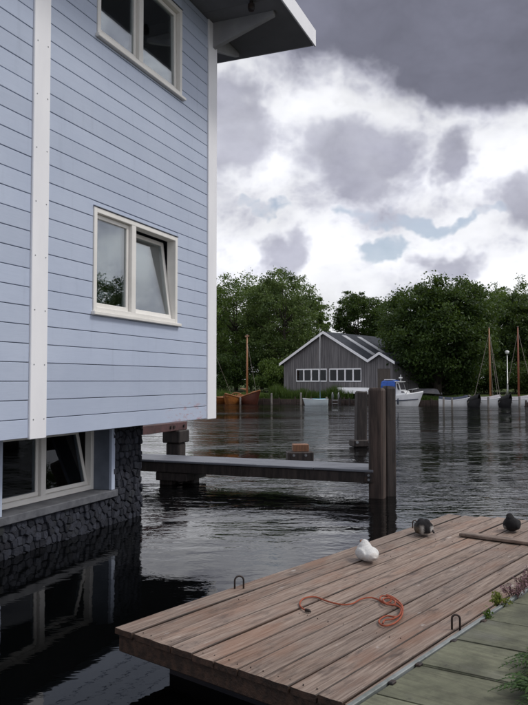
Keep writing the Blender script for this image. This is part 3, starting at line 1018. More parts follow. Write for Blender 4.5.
# orange rope
def make_rope():
    c = lambda x, y: (280 + x / 3.77, 575 + y / 3.77)
    path = [(96, 132), (80, 122), (74, 108), (84, 92), (104, 84), (135, 83), (165, 94), (200, 105), (240, 112), (275, 107), (305, 91), (340, 85),
            (368, 92), (392, 106), (418, 104), (408, 90), (384, 87), (378, 98), (402, 110), (432, 116), (430, 100), (402, 84), (425, 90), (448, 104), (463, 124),
            (457, 146), (436, 158), (404, 154), (378, 166), (374, 180), (392, 191), (420, 187), (446, 172), (461, 150), (460, 128), (440, 108),
            (412, 98), (388, 104), (402, 120), (436, 124), (456, 134), (450, 156), (424, 168), (396, 172), (388, 182)]
    pts = []
    hs = [0] * 14 + [.010, .016, .016, .010, .004, .012, .018, .018, .014, .008, .004] + [0] * 5 + [0, 0, .002, .006, .012, .012, .022, .024, .020, .018, .014, .010, .004, .004, .0]
    for i, (x, y) in enumerate(path):
        p = rp(*c(x, y), z=.012)
        p.z += hs[min(i, len(hs) - 1)]
        pts.append(p)
    sm = []
    n = len(pts)
    for i in range(n - 1):
        p0, p1, p2, p3 = pts[max(i - 1, 0)], pts[i], pts[i + 1], pts[min(i + 2, n - 1)]
        for k in range(8):
            t = k / 8
            sm.append(0.5 * ((2 * p1) + (p2 - p0) * t + (2 * p0 - 5 * p1 + 4 * p2 - p3) * t * t + (-p0 + 3 * p1 - 3 * p2 + p3) * t ** 3))
    sm.append(pts[-1])
    o = empty('orange_rope', raft.location, raft.rotation_euler.z)
    tag(o, 'orange-red rope tangled on the middle of the raft', 'rope')
    MB().tube(sm, .0064, 8).build('cord', 'rope', o, smooth=True)
    e = pts[0]
    MB().tube([e, e + Vector((.005, -.03, 0)), e + Vector((-.01, -.055, .0))], [.013, .012, .006], 8).build('whipped_end', 'iron', o, smooth=True)
make_rope()

# ================================================================= QUAY
QZ = .50
def make_quay():
    r = random.Random(31)
    q = MB()
    # block: raft-local coordinates, edge at y=-2.05
    q.box((-9, -2.09, -1.0), (16, -14, QZ - .055))
    qo = q.build('quay', 'quayside', None, loc=RL, rz=raft.rotation_euler.z)
    tag(qo, 'quay with mossy grey-green paving slabs', None, None, 'structure')
    sk = math.tan(rad(7))
    seams = [-4.6 + .485 * k for k in range(-6, 40)]
    off = (.40 - (-4.6)) % .485
    for k, s in enumerate(seams):
        x0 = s + off + r.uniform(-.008, .008)
        g = r.choice((.006, .008, .010, .018))
        x1 = s + off + .485 - g
        L = 3.2
        mb = MB()
        z = QZ + r.uniform(-.006, .006)
        y0 = -2.10
        poly = [(x0, y0), (x1, y0), (x1 + sk * L, y0 - L), (x0 + sk * L, y0 - L)]
        bm = bmesh.new()
        vsx = [bm.verts.new((x, y, z - .052)) for x, y in poly] + [bm.verts.new((x, y, z)) for x, y in poly]
        for fx in ((3, 2, 1, 0), (4, 5, 6, 7), (0, 1, 5, 4), (1, 2, 6, 5), (2, 3, 7, 6), (3, 0, 4, 7)):
            bm.faces.new([vsx[i] for i in fx])
        bmesh.ops.bevel(bm, geom=bm.edges[:], offset=.007, segments=2, affect='EDGES')
        bm.verts.index_update()
        mb.add([v.co[:] for v in bm.verts], [[v.index for v in f_.verts] for f_ in bm.faces])
        bm.free()
        mb.build('paving_slab', 'slab', qo)
    box('edge_strip', (-8.9, -2.064, QZ - .07), (15.9, -2.092, QZ + .008), 'strip', qo, .004)
    for x in (-.62, .05, .36, .83, 1.3):
        box('clip', (x, -2.094, QZ - .004), (x + .045, -2.125, QZ + .012), 'iron', qo, .004)
    e = MB().box((-8.9, -5.3, QZ - .07), (15.9, -13.9, QZ + .02))
    e.build('gravel_strip', 'earth', qo)
    return qo
quay = make_quay()
def quay_world(x, w, z=QZ):
    return raft.matrix_basis @ Vector((x, -w, z))

# ================================================================= leaves
def leaf_mesh(name, centers, normals, length, width, tone, mat, up_dirs=None, fold=False):
    n = len(centers)
    rng = np.random.default_rng(n)
    nrm = normals / (np.linalg.norm(normals, axis=1, keepdims=True) + 1e-9)
    a = up_dirs if up_dirs is not None else rng.normal(size=(n, 3))
    a = a - (a * nrm).sum(1, keepdims=True) * nrm
    a /= (np.linalg.norm(a, axis=1, keepdims=True) + 1e-9)
    b = np.cross(nrm, a)
    L = (length if np.ndim(length) else np.full(n, length))[:, None]
    W = (width if np.ndim(width) else np.full(n, width))[:, None]
    V = np.empty((n, 4, 3), dtype=np.float32)
    V[:, 0] = centers - a * L * .5
    V[:, 1] = centers + b * W * .5 - a * L * .05
    V[:, 2] = centers + a * L * .5 - nrm * L * .12
    V[:, 3] = centers - b * W * .5 - a * L * .05
    me = bpy.data.meshes.new(name)
    me.vertices.add(n * 4)
    me.vertices.foreach_set('co', V.reshape(-1))
    me.loops.add(n * 4)
    me.loops.foreach_set('vertex_index', np.arange(n * 4, dtype=np.int32))
    me.polygons.add(n)
    me.polygons.foreach_set('loop_start', np.arange(0, n * 4, 4, dtype=np.int32))
    at = me.attributes.new('tone', 'FLOAT', 'FACE')
    at.data.foreach_set('value', np.clip(tone, 0, 1).astype(np.float32))
    me.materials.append(M[mat])
    me.update(calc_edges=True)
    return me

def link(name, me, parent=None, loc=None):
    o = bpy.data.objects.new(name, me)
    COL.objects.link(o)
    if parent: o.parent = parent
    if loc is not None: o.location = loc
    return o

def make_tree(name, loc, height, rx, base, seed, mat, label, cat='tree', group=None, lobes=16, clusters=13, leaves=80, leaf=.26, trunk_r=.22, spread=.62, slim=1.0, trunk=True):
    """trunk + limbs mesh and a crown of leaf-sized faces in clumps, base = height where the crown starts"""
    rng = np.random.default_rng(seed)
    t = empty(name, loc)
    tag(t, label, cat, group)
    cz = (height + base) / 2
    rz = (height - base) / 2
    ctrs, crad = [], []
    lob = []
    for i in range(lobes):
        # lobes over the ellipsoid, kept off the exact surface so the outline is uneven
        z = -0.85 + 1.75 * (i + rng.uniform(.1, .9)) / lobes
        az = i * 2.39996 + rng.uniform(-.5, .5)
        q = math.sqrt(max(0.05, 1 - min(z, .98) ** 2))
        k = rng.uniform(.50, .80)
        lob.append((np.array([math.cos(az) * q * rx * k, math.sin(az) * q * rx * k, cz + z * rz * .80]), rng.uniform(.30, .46)))
    for c, lr in lob:
        for j in range(clusters):
            v = rng.normal(size=3)
            v /= np.linalg.norm(v)
            k = rng.uniform(.25, 1.0) ** .6
            p = c + v * k * lr * np.array([rx, rx, min(rz, rx * 1.25)]) * np.array([1, 1, .85])
            if p[2] < base * .6: p[2] = base * .6 + rng.uniform(0, .5)
            ctrs.append(p)
            crad.append(rng.uniform(.6, 1.2))
    ctrs = np.array(ctrs)
    crad = np.array(crad)
    n = len(ctrs)
    idx = np.repeat(np.arange(n), leaves)
    sc = spread * rx / 4.5
    off = rng.normal(size=(len(idx), 3)) * np.array([1, 1, .6]) * (crad[idx] * sc * .62)[:, None]
    P = ctrs[idx] + off
    nr = rng.normal(size=P.shape) * .8 + np.array([0, 0, .7])
    tone = np.clip(rng.normal(.42, .17, n)[idx] + rng.normal(0, .14, len(idx)), 0, 1)
    L = leaf * rng.uniform(.65, 1.35, len(idx))
    me = leaf_mesh('crown', P, nr, L, L * .55 * slim, tone, mat)
    link('crown', me, t)
    if trunk:
        mb = MB()
        tp = [Vector((0, 0, -.3))]
        for k in range(1, 6):
            tp.append(Vector((rng.normal() * .12, rng.normal() * .12, height * .82 * k / 5)))
        mb.tube(tp, [trunk_r * 1.25, trunk_r, trunk_r * .8, trunk_r * .55, trunk_r * .3, .03], 9)
        for c, lr in lob[::1]:
            h0 = max(base * .5, min(c[2] - rx * .35, height * .6)) * rng.uniform(.75, 1.0)
            s = Vector((0, 0, h0))
            e = Vector(c)
            mid = s.lerp(e, .5) + Vector((0, 0, -.25 + rng.uniform(-.2, .3)))
            mb.tube([s, mid, e], [trunk_r * .38, trunk_r * .24, .025], 6)
        mb.build('trunk', 'bark', t, smooth=True)
    return t

def px_tree(name, cx, D, ytop, halfpx, ybase, seed, mat, label, group='trees on the far bank', **k):
    p = onD(cx, 380, D)
    u, w = bank_uw(p)
    gz = ground_z(max(w, 0.9))
    top = onD(cx, ytop, D).z - gz
    base = max(.8, onD(cx, ybase, D).z - gz)
    return make_tree(name, (p.x, p.y, gz), top * .98, halfpx * D / F, base, seed, mat, label, 'tree', group, **k)

px_tree('poplar_tree', 236, 84, 272, 46, 384, 1, 'leaf_mid', 'tall loose green tree rising behind the wooden boats, beside the house corner', leaves=95, slim=.9, lobes=24)
px_tree('poplar_tree', 285, 80, 263, 44, 382, 2, 'leaf_grey', 'tall airy green tree, highest of the group left of the boathouse', leaves=95, slim=.9, lobes=24)
px_tree('broadleaf_tree', 262, 92, 266, 48, 380, 3, 'leaf_mid', 'tall green tree between and behind the two airy trees left of the boathouse', leaves=90, lobes=22)
px_tree('broadleaf_tree', 310, 88, 292, 22, 375, 4, 'leaf_mid', 'smaller green tree close behind the left eave of the boathouse', lobes=14)
px_tree('oak_tree', 359, 96, 289, 29, 345, 5, 'leaf_dark', 'dark round tree standing behind the boathouse roof', leaves=95, lobes=18)
px_tree('oak_tree', 390, 102, 298, 28, 360, 6, 'leaf_dark', 'dark tree half hidden between boathouse roof and big spreading tree')
px_tree('chestnut_tree', 438, 66, 276, 62, 394, 7, 'leaf_dark', 'big dark spreading tree right of the boathouse, behind the motorboat', leaves=130, lobes=32, clusters=17, leaf=.26, trunk_r=.35)
px_tree('ash_tree', 490, 84, 282, 34, 385, 8, 'leaf_mid', 'lighter green tree behind the lone orange mast and lamp post', leaves=90, lobes=20)
px_tree('oak_tree', 530, 72, 287, 42, 390, 9, 'leaf_dark', 'dark tree at the right edge behind the rightmost sailing boat', leaves=105, lobes=26)
px_tree('ash_tree', 512, 98, 274, 26, 350, 10, 'leaf_mid', 'thin-topped tree showing above the dark tree at the right edge', leaves=45)
# second row, filling the gaps
for i, (cx, D, yt, hp, lab) in enumerate(((222, 104, 300, 40, 'dark tree in the back row nearest the house corner'),
                                     (288, 112, 322, 26, 'low dark tree in the back row left of the boathouse gable'),
                                     (415, 100, 318, 36, 'dark tree in the back row behind the big spreading tree'),
                                     (470, 104, 312, 40, 'dark tree in the back row between spreading tree and ash'),
                                     (540, 108, 306, 44, 'dark tree in the back row at the right edge'))):
    px_tree('background_tree', cx, D, yt, hp, 378, 20 + i, 'leaf_dark', lab, leaves=55, leaf=.34)
# the tree line goes on to the right along the bank
for i, (u, w, h, rx) in enumerate(((38, 9, 12, 5.5), (48, 12, 14.5, 7), (60, 8, 13, 6.5), (71, 10, 15.5, 7), (84, 9, 14, 7), (98, 11, 15, 7), (114, 10, 15, 7))):
    p = bank(u, w)
    make_tree('broadleaf_tree', (p.x, p.y, .8), h, rx, 1.5, 40 + i, 'leaf_mid' if i % 2 else 'leaf_dark',
              'broad green tree farther along the bank beyond the right edge', 'tree', 'trees beyond the right edge', leaves=110, leaf=.30, lobes=16)
# shrubs
SH = [(218, 78, 352, 26, 'dark bush behind the left wooden boats'), (250, 79, 350, 28, 'dark bush behind the mast of the red-brown boat'),
      (276, 75, 358, 20, 'light green bush beside the left wall of the boathouse'), (400, 67, 378, 10, 'dark bush against the brown boathouse door'),
      (424, 68, 372, 20, 'low dark bush under the big spreading tree'), (456, 67, 370, 24, 'dark bush behind the boat with the navy cover'),
      (484, 69, 362, 24, 'dark bush behind the orange mast'), (515, 68, 360, 28, 'dark bush behind the lamp post')]
for i, (cx, D, yt, hp, lab) in enumerate(SH):
    p = onD(cx, 380, D)
    u, w = bank_uw(p)
    gz = ground_z(max(w, .9))
    make_tree('bush', (p.x, p.y, gz - .05), onD(cx, yt, D).z - gz, hp * D / F, .15, 60 + i, 'leaf_mid' if i == 2 else 'leaf_dark', lab, 'bush', 'bushes on the far bank',
              lobes=14, clusters=12, leaves=80, leaf=.20, trunk_r=.06, spread=1.0)

# reeds along the bank edge
def make_reeds():
    rng = np.random.default_rng(77)
    C, Nn, U, Ln, T = [], [], [], [], []
    for (x0, x1, hgt, dens) in ((214, 262, .9, 700), (268, 303, 1.35, 1100), (305, 352, 1.25, 1300), (256, 272, .6, 200), (415, 445, .35, 500), (395, 530, .45, 1500)):
        for i in range(dens):
            xp = rng.uniform(x0, x1)
            uu = bank_uw(onD(xp, 400, 65.9 / (1 + .346 * (xp - 264) / F)))[0]
            w = rng.uniform(.1, 1.6)
            h = hgt * rng.uniform(.55, 1.1) * (0.8 + .3 * math.sin(uu * 1.7) * math.sin(uu * .6 + 1))
            p = bank(uu, w, ground_z(w) + h * .45)
            C.append(p[:]); Ln.append(h)
            an = rng.uniform(0, 6.28)
            Nn.append((math.cos(an), math.sin(an), rng.uniform(-.1, .3)))
            U.append((rng.normal() * .22, rng.normal() * .22, 1))
            T.append(rng.uniform(.1, .9))
    me = leaf_mesh('reeds', np.array(C), np.array(Nn), np.array(Ln), np.full(len(C), .05), np.array(T), 'leaf_reed', np.array(U))
    tag(link('reeds', me), 'bright green reeds and grasses along the far bank edge', 'reeds', None, 'stuff')
make_reeds()

# ================================================================= BOATHOUSE
def make_boathouse():
    k = 1.04
    Lp = Vector((1.86 * k, 67 * k, 0)); Rp = Vector((9.0 * k, 61.5 * k, 0))
    ax = (Rp - Lp); W = ax.length; ax.normalize()
    bh = empty('boathouse', (Lp.x, Lp.y, .8), math.atan2(ax.y, ax.x))     # local x along the gable to the right, y back
    tag(bh, 'dark grey timber boathouse with white gable edges and a row of white windows', 'boathouse')
    eave, apex, Ln = 2.95, 5.68, 13.0
    W2 = 2.3; apex2 = eave + (apex - eave) / (W / 2) * (W2 / 2)
    T = .15
    # windows: (x0,x1) from photo columns on the gable plane
    def gx(px_):
        r = ray(px_, 380)
        # intersect vertical gable plane
        nrm = Vector((-ax.y, ax.x, 0))
        t = (Lp.dot(nrm)) / (r.dot(nrm))
        return (r * t - Lp).dot(ax)
    z0, z1 = 1.30 - .12, 2.52 - .12
    groups = [(gx(296.6), gx(327)), (gx(329.6), gx(361.5))]
    mb = MB()
    xs = [0.0] + [q for g in groups for q in g] + [W + W2]
    mb.box((0, 0, -.5), (W + W2, T, z0))
    mb.box((0, 0, z0), (groups[0][0], T, z1)); mb.box((groups[0][1], 0, z0), (groups[1][0], T, z1)); mb.box((groups[1][1], 0, z0), (W + W2, T, z1))
    mb.box((0, 0, z1), (W + W2, T, eave))
    mb.prism([(0, 0, eave), (W, 0, eave), (W / 2, 0, apex)], (0, T, 0))
    mb.prism([(W, 0, eave), (W + W2, 0, eave), (W + W2 / 2, 0, apex2)], (0, T, 0))
    wall = mb.build('gable_wall', 'greyboard', bh)
    # upright cladding boards on the gable
    nb = 38
    bw = W / nb
    slope = (apex - eave) / (W / 2)
    r = random.Random(8)
    def board(x0, x1, zb, topfun, yoff):
        m2 = MB()
        m2.prism([(x0, yoff, zb), (x1, yoff, zb), (x1, yoff, topfun(x1)), (x0, yoff, topfun(x0))], (0, .03, 0))
        m2.build('cladding_board', 'greyboard', wall)
    top1 = lambda x: eave + slope * min(x, W - x)
    for i in range(nb):
        x0, x1 = i * bw + .006, (i + 1) * bw - .006
        yo = -.034 + r.uniform(-.005, .005)
        mid = (x0 + x1) / 2
        if any(g[0] < x1 and g[1] > x0 for g in groups):
            board(x0, x1, -.4, lambda x: z0 - .03, yo)
            board(x0, x1, z1 + .03, top1, yo)
        else:
            board(x0, x1, -.4, top1, yo)
    nb2 = 11
    bw2 = W2 / nb2
    top2 = lambda x: eave + slope * min(x - W, W + W2 - x)
    dx0, dx1 = W + .75, W + W2 - .35
    for i in range(nb2):
        x0, x1 = W + i * bw2 + .006, W + (i + 1) * bw2 - .006
        lo = 2.35 if (x0 > dx0 - .1 and x1 < dx1 + .25) else -.4
        board(x0, x1, lo, top2, -.034 + r.uniform(-.005, .005))
    box('door', (dx0 - .05, -.02, -.35), (dx1 + .2, -.004, 2.33), 'brown', bh)
    # side and back walls
    for x in (0, W + W2 - T):
        box('side_wall', (x, T + .002, -.5), (x + T, Ln, eave - .05), 'greyboard', bh)
    box('back_wall', (0, Ln + .002, -.5), (W + W2, Ln + T, eave - .02), 'greyboard', bh)
    box('floor', (T + .01, T + .01, -.3), (W + W2 - T - .01, Ln - .01, -.1), 'interior', bh)
    # roofs
    th = .14
    ov = .30
    def slope_poly(xa, za, xb, zb):
        return [(xa, -ov, za), (xb, -ov, zb), (xb, -ov, zb + th), (xa, -ov, za + th)]
    sides = [(-.35, eave - .35 * slope, W / 2, apex), (W / 2, apex, W, eave), (W, eave, W + W2 / 2, apex2), (W + W2 / 2, apex2, W + W2 + .35, eave - .35 * slope)]
    for i, (xa, za, xb, zb) in enumerate(sides):
        m2 = MB().prism(slope_poly(xa, za + .02, xb, zb + .02), (0, Ln + 2 * ov, 0))
        rf = m2.build('roof', 'slate', bh)
        # white barge board
        b = MB().prism([(xa, -ov - .04, za - .05), (xb, -ov - .04, zb - .05), (xb, -ov - .04, zb + th + .06), (xa, -ov - .04, za + th + .06)], (0, .036, 0))
        b.build('barge_board', 'white', rf)
        if i == 1:      # pale roof lights up the slope
            for (ya, yb_) in ((2.2, 3.0), (5.0, 5.8), (9.2, 9.9)):
                pts = []
                x0_, x1_ = xa + .5, xb - .9
                if ya > 9: x0_, x1_ = xa + 2.0, xb - 1.2
                for (x, y) in ((x0_, ya), (x1_, ya), (x1_, yb_), (x0_, yb_)):
                    z = za + (zb - za) * (x - xa) / (xb - xa) + .02 + th + .01
                    pts.append((x, y, z))
                MB().prism(pts, (0, 0, .05)).build('roof_light', 'rooflight', rf)
    # windows, four lights each
    for (a, b) in groups:
        w = MB()
        fw = .11
        w.box((a, -.06, z0), (b, .06, z0 + fw), ch=.01)
        w.box((a, -.06, z1 - fw), (b, .06, z1), ch=.01)
        st_ = (b - a) / 4
        for k_ in range(5):
            x = a + k_ * st_
            wd = fw * (.5 if k_ in (0, 4) else .62)
            xa_, xb_ = max(a, x - wd), min(b, x + wd)
            w.box((xa_, -.058, z0 + .1), (xb_, .058, z1 - .1), ch=.008)
        win = w.build('window', 'white', bh)
        for k_ in range(4):
            box('pane', (a + k_ * st_ + .05, -.01, z0 + .09), (a + (k_ + 1) * st_ - .05, .005, z1 - .09), 'farglass', win)
    return bh
make_boathouse()

# ================================================================= BOATS
def hull_mesh(L, B, fb, draft, tr=.7, sheer=.3, rake=.08, flare=.82, band=None, ns=14):
    """bow to +x; returns MB (mat 0 topsides, mat 1 below band) and the sheer outline"""
    mb = MB()
    rings = []
    sheerline = []
    for i in range(ns + 1):
        t = i / ns
        if t < .42:
            w = 1 - (1 - tr) * ((.42 - t) / .42) ** 2
        else:
            w = max(0.015, 1 - ((t - .42) / .58) ** 2.3)
        w *= B / 2
        x = -L / 2 + L * t
        zs = fb * (1 + sheer * (abs(t - .35) / .65) ** 2 * 1.4)
        k = -draft * (1 - max(0, (t - .6) / .4) ** 2 * .8)
        pts = [(0, k), (w * .55, k * .7), (w * flare, 0.0), (w * (flare + 1) / 2 + .01, zs * .45), (w, zs * .97), (w, zs)]
        rk = lambda z: rake * L * max(0, (t - .75) / .25) * (z / fb - .3)
        ring = [(x + rk(z), -y, z) for y, z in pts[::-1]] + [(x + rk(z), y, z) for y, z in pts[1:]]
        rings.append(ring)
        sheerline.append((x + rk(zs), w, zs))
    n = len(rings[0])
    for ring in rings:
        mb.v += ring
    for i in range(ns):
        for k in range(n - 1):
            mb.f.append((i * n + k, i * n + k + 1, (i + 1) * n + k + 1, (i + 1) * n + k))
            mb.mi.append(1 if 3 <= k <= 6 else 0)
    mb.f.append(tuple(range(n))); mb.mi.append(0)
    mb.f.append(tuple(range(ns * n, ns * n + n))); mb.mi.append(0)
    return mb, sheerline

def deck_part(o, sl, mat, name='deck', crown=.05, i0=0, i1=None, drop=.03, inset=.94):
    i1 = len(sl) - 1 if i1 is None else i1
    mb = MB()
    m_ = 7
    for i in range(i0, i1 + 1):
        x, w, z = sl[i]
        for k in range(m_):
            q = -1 + 2 * k / (m_ - 1)
            mb.v.append((x, q * w * inset, z - drop + crown * (1 - q * q)))
    for i in range(i1 - i0):
        for k in range(m_ - 1):
            mb.f.append((i * m_ + k, i * m_ + k + 1, (i + 1) * m_ + k + 1, (i + 1) * m_ + k)); mb.mi.append(0)
    d = mb.build(name, mat, o, smooth=True)
    s = d.modifiers.new('thickness', 'SOLIDIFY'); s.thickness = .025; s.offset = -1
    return d

def rail(o, sl, mat, r=.035, name='gunwale'):
    for sgn in (-1, 1):
        MB().tube([(x, sgn * w, z) for x, w, z in sl], r, 6).build(name, mat, o, smooth=True)

def boat(name, pos, rz, L, B, fb, label, cat, hull='gel', bottom='antifoul', **k):
    o = empty(name, (pos[0], pos[1], 0), rz)
    tag(o, label, cat, k.get('group'))
    mb, sl = hull_mesh(L, B, fb, k.get('draft', .25), k.get('tr', .7), k.get('sheer', .3), k.get('rake', .08), k.get('flare', .82))
    mb.build('hull', [hull, bottom], o, smooth=True)
    return o, sl

def mast(o, x, z0, h, r, mat, boom=None, stays=None, lean=0.0, sp_mat='line', sr=.018, sail=None):
    m_ = MB().tube([(x, 0, z0 - .3), (x + lean * .5, 0, z0 + h * .5), (x + lean, 0, z0 + h)], [r, r * .92, r * .55], 8).build('mast', mat, o, smooth=True)
    MB().tube([(x + lean, 0, z0 + h), (x + lean, 0, z0 + h + .07)], [r * .8, r * .8], 8).build('mast_cap', 'line', m_)
    if boom:
        bl, bz = boom
        MB().tube([(x - .05, 0, bz), (x - bl, 0, bz + .12)], [r * .7, r * .6], 8).build('boom', mat, o, smooth=True)
        if sail:
            pts = [(x - .1 - bl * .9 * q, .02 * math.sin(q * 20), bz + .10 + .1 * q + .02 * math.sin(q * 13)) for q in np.linspace(0, 1, 12)]
            MB().tube(pts, [.07 + .06 * math.sin(math.pi * min(1, q + .15)) for q in np.linspace(0, 1, 12)], 8).build('furled_sail', sail, o, smooth=True)
    for (p, frac) in (stays or []):
        MB().tube([p, (x + lean * frac, 0, z0 + h * frac)], sr, 5).build('stay', sp_mat, o)

def facing(deg):
    return rad(deg)

# --- wooden boats at the left
def flatpos(px_, D):
    q = onD(px_, 400, D); return (q.x, q.y)
o, sl = boat('wooden_sailboat', flatpos(213, 66.2), facing(205), 3.6, 1.8, .55, 'varnished wooden sailing boat half hidden by the house corner', 'sailboat', 'varnish', 'reddark', group='wooden boats', sheer=.8, tr=.6)
deck_part(o, sl, 'varnish', crown=.10); rail(o, sl, 'spar', .05)
mast(o, .25, .5, 5.3, .085, 'spar', stays=[((1.9, 0, .8), .9), ((-1.9, 0, .6), .95)], sr=.012)
o, sl = boat('wooden_rowing_boat', flatpos(232.5, 65.4), facing(255), 3.4, 1.5, .52, 'small orange varnished rowing boat lying stern-on between the two masts', 'rowing boat', 'varnish', 'varnish', group='wooden boats', sheer=.6, tr=.75)
deck_part(o, sl, 'varnish', crown=.0, drop=.22, inset=.9); rail(o, sl, 'spar', .05)
for x in (-.7, .3):
    box('thwart', (x - .12, -.6, .40), (x + .12, .6, .45), 'spar', o)
MB().tube([(-1.3, -.55, .75), (-1.2, -.3, .92), (-1.15, 0, .97), (-1.2, .3, .92), (-1.3, .55, .75)], .05, 8).build('stern_rail', 'spar', o, smooth=True)
o, sl = boat('wooden_sailboat', flatpos(248.5, 65.4), facing(-62), 3.4, 1.7, .58, 'wooden sailing boat with dark red hull and tall orange mast', 'sailboat', 'reddark', 'antifoul', group='wooden boats', sheer=.8, tr=.6)
deck_part(o, sl, 'varnish', crown=.12); rail(o, sl, 'varnish', .06)
mast(o, -.30, .5, 5.75, .10, 'spar', boom=(1.3, 1.25), stays=[((1.6, 0, .9), .9)], sr=.012)
MB().box((-.62, -.05, 6.1), (.02, .05, 6.2)).build('yard', 'spar', o)
coam = MB().tube([(1.1, -.5, .8), (1.25, -.3, 1.05), (1.3, 0, 1.12), (1.25, .3, 1.05), (1.1, .5, .8)], .055, 8).build('coaming', 'varnish', o, smooth=True)

# --- small pale sailing dinghy with a thin mast
o, sl = boat('sailing_dinghy', flatpos(315.5, 61.6), facing(196), 2.0, 1.1, .48, 'small pale dinghy with light blue deck and thin bare mast below the boathouse', 'dinghy', 'palehull', 'gel', tr=.85, sheer=.15)
deck_part(o, sl, 'teal', crown=.10, i0=0, i1=9); deck_part(o, sl, 'palehull', 'foredeck', .06, 9, None)
rail(o, sl, 'gel', .025)
mast(o, -.42, .4, 6.2, .032, 'alu', stays=[((.95, 0, .5), .8)], sr=.008)

# --- swimming ladder on the bank
lad = empty('swim_ladder', flatpos(335.3, 62.2), rad(-20))
tag(lad, 'pale tubular ladder with hooped handrails on the bank beside the dinghy', 'ladder')
for x in (-.27, .27):
    pts = [(x, -.05, -.5), (x, -.05, .85)] + [(x, -.05 + .25 * (1 - math.cos(t)), .85 + .22 * math.sin(t)) for t in np.linspace(.3, math.pi, 8)] + [(x, .45, .4)]
    MB().tube(pts, .032, 8).build('handrail', 'alu', lad, smooth=True)
for z in (-.2, .1, .4):
    MB().tube([(-.27, -.05, z), (.27, -.05, z)], .025, 6).build('rung', 'alu', lad)
jt = empty('landing_stage', flatpos(345, 62.3), rad(-19))
tag(jt, 'small dark timber landing stage beside the ladder', 'landing stage')
box('deck', (-.4, -.5, .40), (2.4, .4, .48), 'darkwood', jt)
for x in (-.3, .5, 1.3, 2.2):
    box('post', (x - .07, -.58, -.6), (x + .07, -.44, .62), 'darkwood', jt, .01)

# --- upturned boat on the bank
P = flatpos(357, 64.2)
o = empty('upturned_boat', (P[0], P[1], 1.37), rad(-28)); tag(o, 'white boat lying upturned on the bank in front of the boathouse', 'boat')
mb, sl = hull_mesh(3.6, 1.3, .42, .12, .7, .2)
h = mb.build('hull', ['gel', 'gel'], o, smooth=True); h.rotation_euler = (math.pi, 0, 0)
for x in (-1.0, 1.0):
    box('trestle', (x - .06, -.5, -.72), (x + .06, .5, -.42), 'darkwood', o)

# --- motorboat
o, sl = boat('motorboat', flatpos(400.5, 59.8), facing(-30), 4.4, 1.75, .72, 'white motorboat with blue canvas canopy moored below the boathouse', 'motorboat', 'gel', 'antifoul', tr=.85, sheer=.25, rake=.10, draft=.3)
deck_part(o, sl, 'gel', crown=.10)
MB().tube([(x, -w - .01, z * .52) for x, w, z in sl[:-1]], .035, 6).build('rubbing_strake', 'navycloth', o)
MB().tube([(x, w + .01, z * .52) for x, w, z in sl[:-1]], .035, 6).build('rubbing_strake', 'navycloth', o)
cab = MB()
cab.prism([(-.25, -.62, .68), (1.15, -.62, .68), (.72, -.58, 1.02), (.30, -.56, 1.10), (.05, -.56, 1.62), (-.25, -.56, 1.64)], (0, 1.2, 0))
cb = cab.build('cabin', 'gel', o)
MB().prism([(.01, -.64, 1.13), (.22, -.64, 1.13), (.04, -.62, 1.55), (-.15, -.62, 1.55)], (0, .06, 0)).build('side_window', 'antifoul', cb)
MB().prism([(.31, -.48, 1.13), (.10, -.48, 1.58), (.13, -.48, 1.59), (.34, -.48, 1.14)], (0, .96, 0)).build('windscreen', 'antifoul', cb)
MB().prism([(.80, -.595, .98), (.72, -.605, .92), (.40, -.615, .92), (.42, -.60, 1.02)], (0, .03, 0)).build('side_window', 'antifoul', cb)
can = MB()
prof = [(-.70, .70), (-.72, 1.40), (-.58, 1.70), (0, 1.80), (.58, 1.70), (.72, 1.40), (.70, .70)]
can.prism([(-1.95, y, z * .98) for y, z in prof], (1.66, 0, .02))
can.build('canopy', 'bluecloth', o)
o.scale = (.73, 1.08, 1.2)
box('roof_hatch', (-1.75, -.35, 1.775), (-.75, .35, 1.83), 'gel', o, .01)
box('cabin_roof', (-.34, -.66, 1.645), (.30, .66, 1.70), 'gel', o, .02)
MB().tube([(.05, 0, 1.70), (.05, 0, 2.15)], .03, 6).build('light_mast', 'gel', o)
box('radar', (-.12, -.16, 1.90), (.20, .16, 1.97), 'gel', o, .02)
MB().tube([(.9, -.62, .75), (1.2, -.55, 1.12), (1.8, -.25, 1.18), (2.15, 0, 1.22), (1.8, .25, 1.18), (1.2, .55, 1.12), (.9, .62, .75)], .022, 6).build('bow_rail', 'alu', o, smooth=True)
for x in (-1.3, .2):
    MB().tube([(x, -.93, .55), (x, -.97, .42), (x, -.97, .18), (x, -.94, .10)], [.03, .09, .09, .03], 8).build('fender', 'navycloth', o, smooth=True)

# --- white boats at the right
o, sl = boat('covered_sailboat', flatpos(455.5, 58.6), facing(-22), 2.55, 1.35, .50, 'white open boat with a navy cover, nearest the motorboat', 'boat', group='white boats at the right', tr=.8, sheer=.45)
deck_part(o, sl, 'navycloth', 'cover', .24, 0, 12, 0.0, 1.0); rail(o, sl, 'gel', .03)
o, sl = boat('sailboat', flatpos(486.5, 58.8), facing(-20), 2.75, 1.4, .52, 'white sailing boat with pale cover and orange mast, left of the lamp post', 'sailboat', group='white boats at the right', tr=.8, sheer=.45)
deck_part(o, sl, 'greycloth', 'cover', .26, 0, 12, 0.0, 1.0); rail(o, sl, 'gel', .03)
mast(o, .32, .5, 5.9, .085, 'spar', stays=[((-1.0, .0, .55), .93), ((1.1, -.2, .6), .95), ((.9, .2, .6), .9), ((.5, .4, .6), .85)], sr=.022, lean=-.05)
o, sl = boat('sailboat', flatpos(517.5, 59.2), facing(-24), 3.0, 1.45, .52, 'white sailing boat with red-brown mast at the right edge', 'sailboat', group='white boats at the right', tr=.8, sheer=.45)
